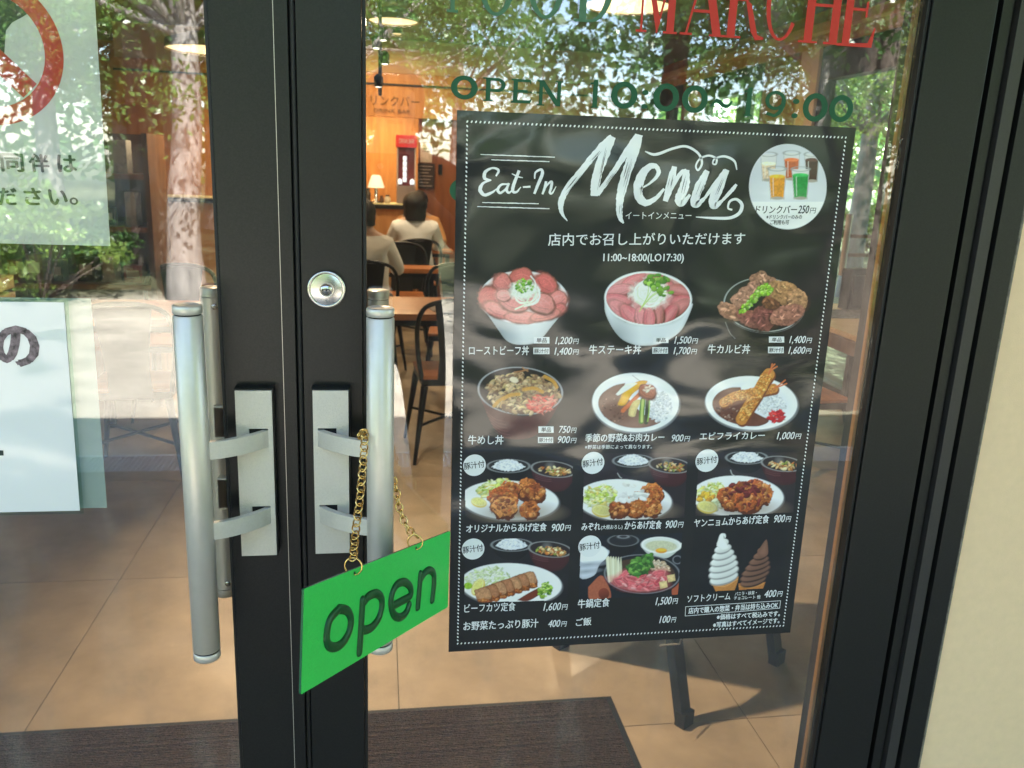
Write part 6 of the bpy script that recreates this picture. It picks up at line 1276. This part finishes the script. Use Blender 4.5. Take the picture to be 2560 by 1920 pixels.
# ------------------------------------------------------------ trees
LEAF = {}
def leafmat(name, col, tr):
    m = bpy.data.materials.new(name); m.use_nodes = True; n = m.node_tree; n.nodes.clear()
    out = n.nodes.new('ShaderNodeOutputMaterial'); d = n.nodes.new('ShaderNodeBsdfDiffuse'); t = n.nodes.new('ShaderNodeBsdfTranslucent'); mx = n.nodes.new('ShaderNodeMixShader'); gl = n.nodes.new('ShaderNodeBsdfGlossy'); gl.inputs[1].default_value = 0.35
    mx2 = n.nodes.new('ShaderNodeMixShader'); mx2.inputs[0].default_value = 0.06
    gi = n.nodes.new('ShaderNodeNewGeometry'); nz = n.nodes.new('ShaderNodeTexNoise'); nz.inputs['Scale'].default_value = 1.3; cr = n.nodes.new('ShaderNodeValToRGB')
    n.links.new(gi.outputs['Position'], nz.inputs['Vector']); n.links.new(nz.outputs['Fac'], cr.inputs[0]); cr.color_ramp.elements[0].position = 0.35; cr.color_ramp.elements[1].position = 0.65
    cr.color_ramp.elements[0].color = (*[c*0.6 for c in col], 1); cr.color_ramp.elements[1].color = (*[c*1.3 for c in col], 1)
    mxc = n.nodes.new('ShaderNodeMixRGB'); mxc.blend_type = 'MULTIPLY'; mxc.inputs[0].default_value = 0.5
    rr = n.nodes.new('ShaderNodeMapRange'); rr.inputs[3].default_value = 0.5; rr.inputs[4].default_value = 1.6; n.links.new(gi.outputs['Random Per Island'], rr.inputs[0])
    n.links.new(cr.outputs[0], mxc.inputs[1]); n.links.new(rr.outputs[0], mxc.inputs[2])
    n.links.new(mxc.outputs[0], d.inputs[0]); t.inputs[0].default_value = (*tr, 1)
    n.links.new(d.outputs[0], mx.inputs[1]); n.links.new(t.outputs[0], mx.inputs[2]); mx.inputs[0].default_value = 0.45
    n.links.new(mx.outputs[0], mx2.inputs[1]); n.links.new(gl.outputs[0], mx2.inputs[2]); n.links.new(mx2.outputs[0], out.inputs[0]); return m
LM = [leafmat('maple_leaves', (0.10, 0.21, 0.045), (0.26, 0.38, 0.09)), leafmat('dark_leaves', (0.07, 0.155, 0.045), (0.14, 0.26, 0.07)), leafmat('light_leaves', (0.15, 0.25, 0.05), (0.38, 0.48, 0.12))]
BARK = mat('grey_bark', (0.25, 0.23, 0.215), 0.9, noise=0.4, nscale=9, bump=1.0, bscale=14, stretch=(1, 1, 0.35)); BARKD = mat('dark_bark', (0.07, 0.055, 0.045), 0.9, noise=0.5, nscale=12, bump=1.0, bscale=16, stretch=(1, 1, 0.35))
def crown_mesh(seed, rx, rz, z0, nc, nl, ls, lm):
    rs = np.random.RandomState(seed); c = rs.normal(size=(nc, 3)); c /= np.linalg.norm(c, axis=1)[:, None]; c *= (rs.rand(nc, 1)**0.45); c = c*np.array([rx, rx, rz])+np.array([0, 0, z0+rz])
    P = c.repeat(nl, 0)+rs.normal(size=(nc*nl, 3))*np.array([0.42, 0.42, 0.22])*(0.25*rx)
    n = len(P); u = rs.normal(size=(n, 3)); u /= np.linalg.norm(u, axis=1)[:, None]; w_ = rs.normal(size=(n, 3))+np.array([0, 0, 1.2]); v = np.cross(w_, u); v /= np.linalg.norm(v, axis=1)[:, None]
    s_ = ls*(0.6+0.8*rs.rand(n, 1)); V = np.stack([P-u*s_, P+v*s_*0.5, P+u*s_, P-v*s_*0.5], 1).reshape(-1, 3)
    me = bpy.data.meshes.new('crown'); me.vertices.add(len(V)); me.vertices.foreach_set('co', V.astype(np.float32).ravel()); me.loops.add(len(V)); me.loops.foreach_set('vertex_index', np.arange(len(V), dtype=np.int32))
    me.polygons.add(n); me.polygons.foreach_set('loop_start', (np.arange(n)*4).astype(np.int32)); me.update(calc_edges=True); me.materials.append(lm); return me, c
def tree_proto(seed, h, tr, rx, rz, z0, nc, nl, ls, lm, bm_, lean=0.3):
    t = empty('tree', (0, 0, 0)); me, c = crown_mesh(seed, rx, rz, z0, nc, nl, ls, lm); cr_ = bpy.data.objects.new('crown', me); C.objects.link(cr_); cr_.parent = t
    rd = random.Random(seed); P = [(0, 0, -0.2)]; x = y = 0
    for k in range(1, 9): x += rd.uniform(-1, 1)*lean*0.3+lean*0.1; y += rd.uniform(-1, 1)*lean*0.25; P.append((x, y, h*k/8))
    m = MB(); m.tube(spline(P, 3), [tr*(1.35-1.1*(i/24)) if i > 1 else tr*1.5 for i in range(25)], 12)
    for k in range(14):
        a = P[rd.randint(3, 7)]; b = c[rd.randrange(len(c))]; mid = [(a[i]+b[i])/2+rd.uniform(-0.2, 0.2) for i in range(3)]; m.tube(spline([a, mid, tuple(b)], 4), [0.34*tr*(1-i/10) for i in range(9)], 6)
    m.build('trunk', bm_, t); return t
PR = [tree_proto(11, 7.5, 0.145, 2.7, 2.4, 1.9, 85, 230, 0.036, LM[0], BARK), tree_proto(12, 9.0, 0.15, 2.5, 3.0, 2.3, 90, 230, 0.040, LM[2], BARK, 0.15), tree_proto(13, 10, 0.20, 2.8, 3.4, 2.6, 95, 230, 0.042, LM[1], BARKD, 0.1), tree_proto(14, 12, 0.24, 4.0, 4.6, 2.0, 100, 220, 0.07, LM[0], BARK, 0.1)]
used = [False]*4
def plant(k, x, y, s_, rz, lb, grp):
    o = PR[k] if not used[k] else copy_tree(PR[k]); used[k] = True
    o.location = (x, y, -0.16); o.scale = (s_, s_, s_); o.rotation_euler = (0, 0, rz); tag(o, lb, 'tree', grp)
rd = random.Random(77)
GA = 'trees in front of the shop, reflected in the glass'; GB = 'trees beyond the right windows'
near = [(0, -2.7, -9.2, 1.05, 0.4), (2, 3.05, -4.6, 0.85, 2.0), (1, -5.6, -13.5, 1, 2.1), (0, -1.2, -10.6, 0.85, 4.0), (2, 4.3, -12.5, 1, 1.0), (0, 4.6, -8.2, 1, 5.0), (1, 6.2, -10.8, 1.1, 3.0), (0, 8.0, -7.0, 1, 1.5), (2, -0.9, -13.5, 0.95, 2.5), (0, -8.5, -12.0, 1, 0.2), (1, 5.8, -5.6, 0.95, 4.4), (2, -3.9, -12.6, 1.1, 0.9)]
NL = ['sunlit grey trunked tree reflected in the left glass beside the door stile', 'dark barked tree nearest the shop, reflected in the right edge of the glass', 'tree reflected behind the laminated notice', 'tree reflected high above the menu heading', 'dark barked tree reflected above the drinks badge', 'tree reflected above the closing time digits', 'tree reflected at the far right of the glass', None, 'dark tree reflected behind the right door stile', None, None, 'dark barked tree reflected behind the pendant lamp']
for (k, x, y, s_, rz), lb_ in zip(near, NL): plant(k, x, y, s_, rz, lb_ or 'leafy tree standing in front of the shop, at the edge of the reflection', GA)
for i in range(26):
    a = R(rd.uniform(-68, 62)); d = rd.uniform(15, 34)
    x, y = math.sin(a)*d, -math.cos(a)*d
    plant(rd.choice([0, 1, 2, 3, 3]), x, y, 0.45 if abs(x+0.4-0.216*(1.2-y)) < 2.4 else rd.uniform(0.9, 1.25) if d < 24 else 1.3, rd.uniform(0, 6), 'leafy tree farther back in front of the shop, a small patch of the reflection', GA+', farther')
for i in range(17):
    x = rd.uniform(8.5, 26); y = rd.uniform(1.5, 26)
    plant(rd.choice([0, 1, 1, 1, 3]), x, y, rd.uniform(0.85, 1.15), rd.uniform(0, 6), 'leafy tree in the bright woods beyond the windows of the right wall', GB)
for k, x, y, s_, rz in ((0, 6.6, 10.4, 0.85, 1), (2, 8.4, 12.2, 0.95, 2), (1, 9.0, 17.5, 1, 3), (0, 11.5, 20.5, 1.1, 4), (2, 7.6, 15.0, 0.9, 5), (1, 6.0, 7.4, 0.8, 0.5)): plant(k, x, y, s_, rz, 'leafy tree framed by the glass side door and the tall panes at the right', GB+', framed by the side door')
# shrubs and undergrowth
def shrub_proto(seed, r, h, lm): 
    me, c = crown_mesh(seed, r, h/2, 0.0, 26, 70, 0.045, lm); t = empty('shrub', (0, 0, 0)); o = bpy.data.objects.new('foliage', me); C.objects.link(o); o.parent = t
    m = MB()
    for k in range(6): m.tube([(0, 0, -0.05), tuple(c[k]*0.5), tuple(c[k])], [0.018, 0.012, 0.005], 5)
    m.build('stems', BARKD, t); return t
SP = [shrub_proto(31, 0.75, 1.0, LM[1]), shrub_proto(32, 0.9, 1.3, LM[2])]; su = [False, False]
for i in range(44):
    k = i % 2
    if i < 28: a = R(rd.uniform(-60, 62)); d = rd.uniform(8.2, 15); x, y = -0.4+math.sin(a)*d, -math.cos(a)*d; lb, gp = 'low shrub between the tree trunks in front of the shop, seen in the reflection', 'shrubs in front of the shop'
    else: x, y = rd.uniform(6, 16), rd.uniform(2, 20); lb, gp = 'low shrub in the woods beyond the right windows', 'shrubs beyond the right windows'
    o = SP[k] if not su[k] else copy_tree(SP[k]); su[k] = True; o.location = (x, y, -0.16); o.rotation_euler = (0, 0, rd.uniform(0, 6)); sc = rd.uniform(0.8, 1.3); o.scale = (sc, sc, sc); tag(o, lb, 'shrub', gp)
# far woods closing the view all round: one mass of leaves
rs = np.random.RandomState(5); n = 52000; a = rs.rand(n)*2*PI; d = 42+rs.rand(n)*16; P = np.stack([np.sin(a)*d, np.cos(a)*d, rs.rand(n)**0.8*11*(0.8+0.25*np.sin(a*9)+0.1*np.sin(a*23))], 1)
keep = a > -1; P = P[keep]; n = len(P)
u = rs.normal(size=(n, 3)); u /= np.linalg.norm(u, axis=1)[:, None]; w_ = rs.normal(size=(n, 3)); v = np.cross(w_, u); v /= np.linalg.norm(v, axis=1)[:, None]; s_ = 0.32*(0.6+0.8*rs.rand(n, 1))
V = np.stack([P-u*s_, P+v*s_*0.6, P+u*s_, P-v*s_*0.6], 1).reshape(-1, 3); me = bpy.data.meshes.new('far_woods'); me.vertices.add(len(V)); me.vertices.foreach_set('co', V.astype(np.float32).ravel()); me.loops.add(len(V)); me.loops.foreach_set('vertex_index', np.arange(len(V), dtype=np.int32))
me.polygons.add(n); me.polygons.foreach_set('loop_start', (np.arange(n)*4).astype(np.int32)); me.update(calc_edges=True); me.materials.append(LM[1]); fw = bpy.data.objects.new('far_woods', me); C.objects.link(fw); tag(fw, 'distant woods that read as one mass of leaves', 'woods', kind='stuff')
# white garden chairs outside the side door
for k, (x, y, rz) in enumerate(((5.6, 7.2, 2.6), (6.5, 8.3, 2.0))):
    t = empty('garden_chair', (x, y, -0.12), rz, ['white garden chair outside the glass side door, the nearer one', 'white garden chair outside the glass side door, the farther one'][k], 'chair', 'white garden chairs outside')
    WP = mat('white_plastic', (0.75, 0.76, 0.76), 0.4); MB().box(-0.22, 0.22, -0.2, 0.22, 0.42, 0.45, 0.008).build('seat', WP, t)
    for sx in (-1, 1):
        for sy in (-1, 1): m = MB(); m.tube([(sx*0.19, sy*0.18, 0.42), (sx*0.23, sy*0.23, 0)], [0.022, 0.016], 8); m.build('leg', WP, t)
    for i in range(5): MB().box(-0.18+i*0.08, -0.14+i*0.08, 0.2, 0.22, 0.45, 0.88, 0.004).build('back_slat', WP, t)
    MB().box(-0.22, 0.22, 0.2, 0.225, 0.8805, 0.93, 0.005).build('top_rail', WP, t)
# ------------------------------------------------------------ the photographer, reflected beside the poster
J = {'pelvis': ((0, 0, 1.02), (0.165, 0.115), None), 'waist': ((0, 0.0, 1.17), (0.150, 0.105), 'pelvis'), 'chest': ((0, 0.01, 1.36), (0.175, 0.12), 'waist'), 'collar': ((0, 0.01, 1.50), (0.12, 0.08), 'chest'),
     'neck': ((0, 0.02, 1.585), 0.055, 'collar'), 'head': ((0, 0.04, 1.695), (0.080, 0.098), 'neck'), 'crown': ((0, 0.035, 1.78), (0.068, 0.082), 'head')}
for s_, n in ((-1, 'l'), (1, 'r')):
    J[n+'sh'] = ((s_*0.18, 0.01, 1.47), 0.070, 'collar'); J[n+'el'] = ((s_*0.25-0.02, 0.16, 1.26), 0.050, n+'sh'); w_ = (s_*0.105-0.045, 0.275, 1.435); J[n+'wrist'] = (w_, 0.027, n+'el')
    fingers(J, n, w_, (0.0-s_*0.12, 0.10, 0.55), (-s_*0.3, -1, 0.1))
    J[n+'hip'] = ((s_*0.10, 0, 0.93), 0.095, 'pelvis'); J[n+'knee'] = ((s_*0.12, 0.02, 0.50), 0.062, n+'hip'); J[n+'ank'] = ((s_*0.13, -0.02, 0.10), 0.042, n+'knee'); J[n+'toe'] = ((s_*0.15, 0.15, 0.045), 0.038, n+'ank')
# the sleeves end at the wrist
person('standing photographer in dark clothes holding up a phone, reflected beside the poster', J, (-0.360, -1.60, -0.008), 0.0, [(lambda c_: c_.z < 0.09, SHOE), (lambda c_: c_.z < 0.98, PANTS), (lambda c_: c_.z < 1.54 and not (c_.y > 0.30 and c_.z > 1.40), DARKTOP)], (0.094, 0.112, 0.105, 0.78))
ph = empty('phone', (-0.404, -1.2240, 1.497), 0, 'dark phone held up by the photographer, seen only as a reflection', 'phone'); MB().box(-0.078, 0.078, -0.004, 0.004, -0.036, 0.036, 0.004).build('body', mat('phone_shell', (0.02, 0.02, 0.022), 0.3, 0.3), ph); m = MB(); m.lathe([(0, 0.0046), (0.008, 0.0046), (0.009, 0.0041)], 0.0, 0, 0, 16, 'y'); m.build('lens_ring', CHROME, ph)
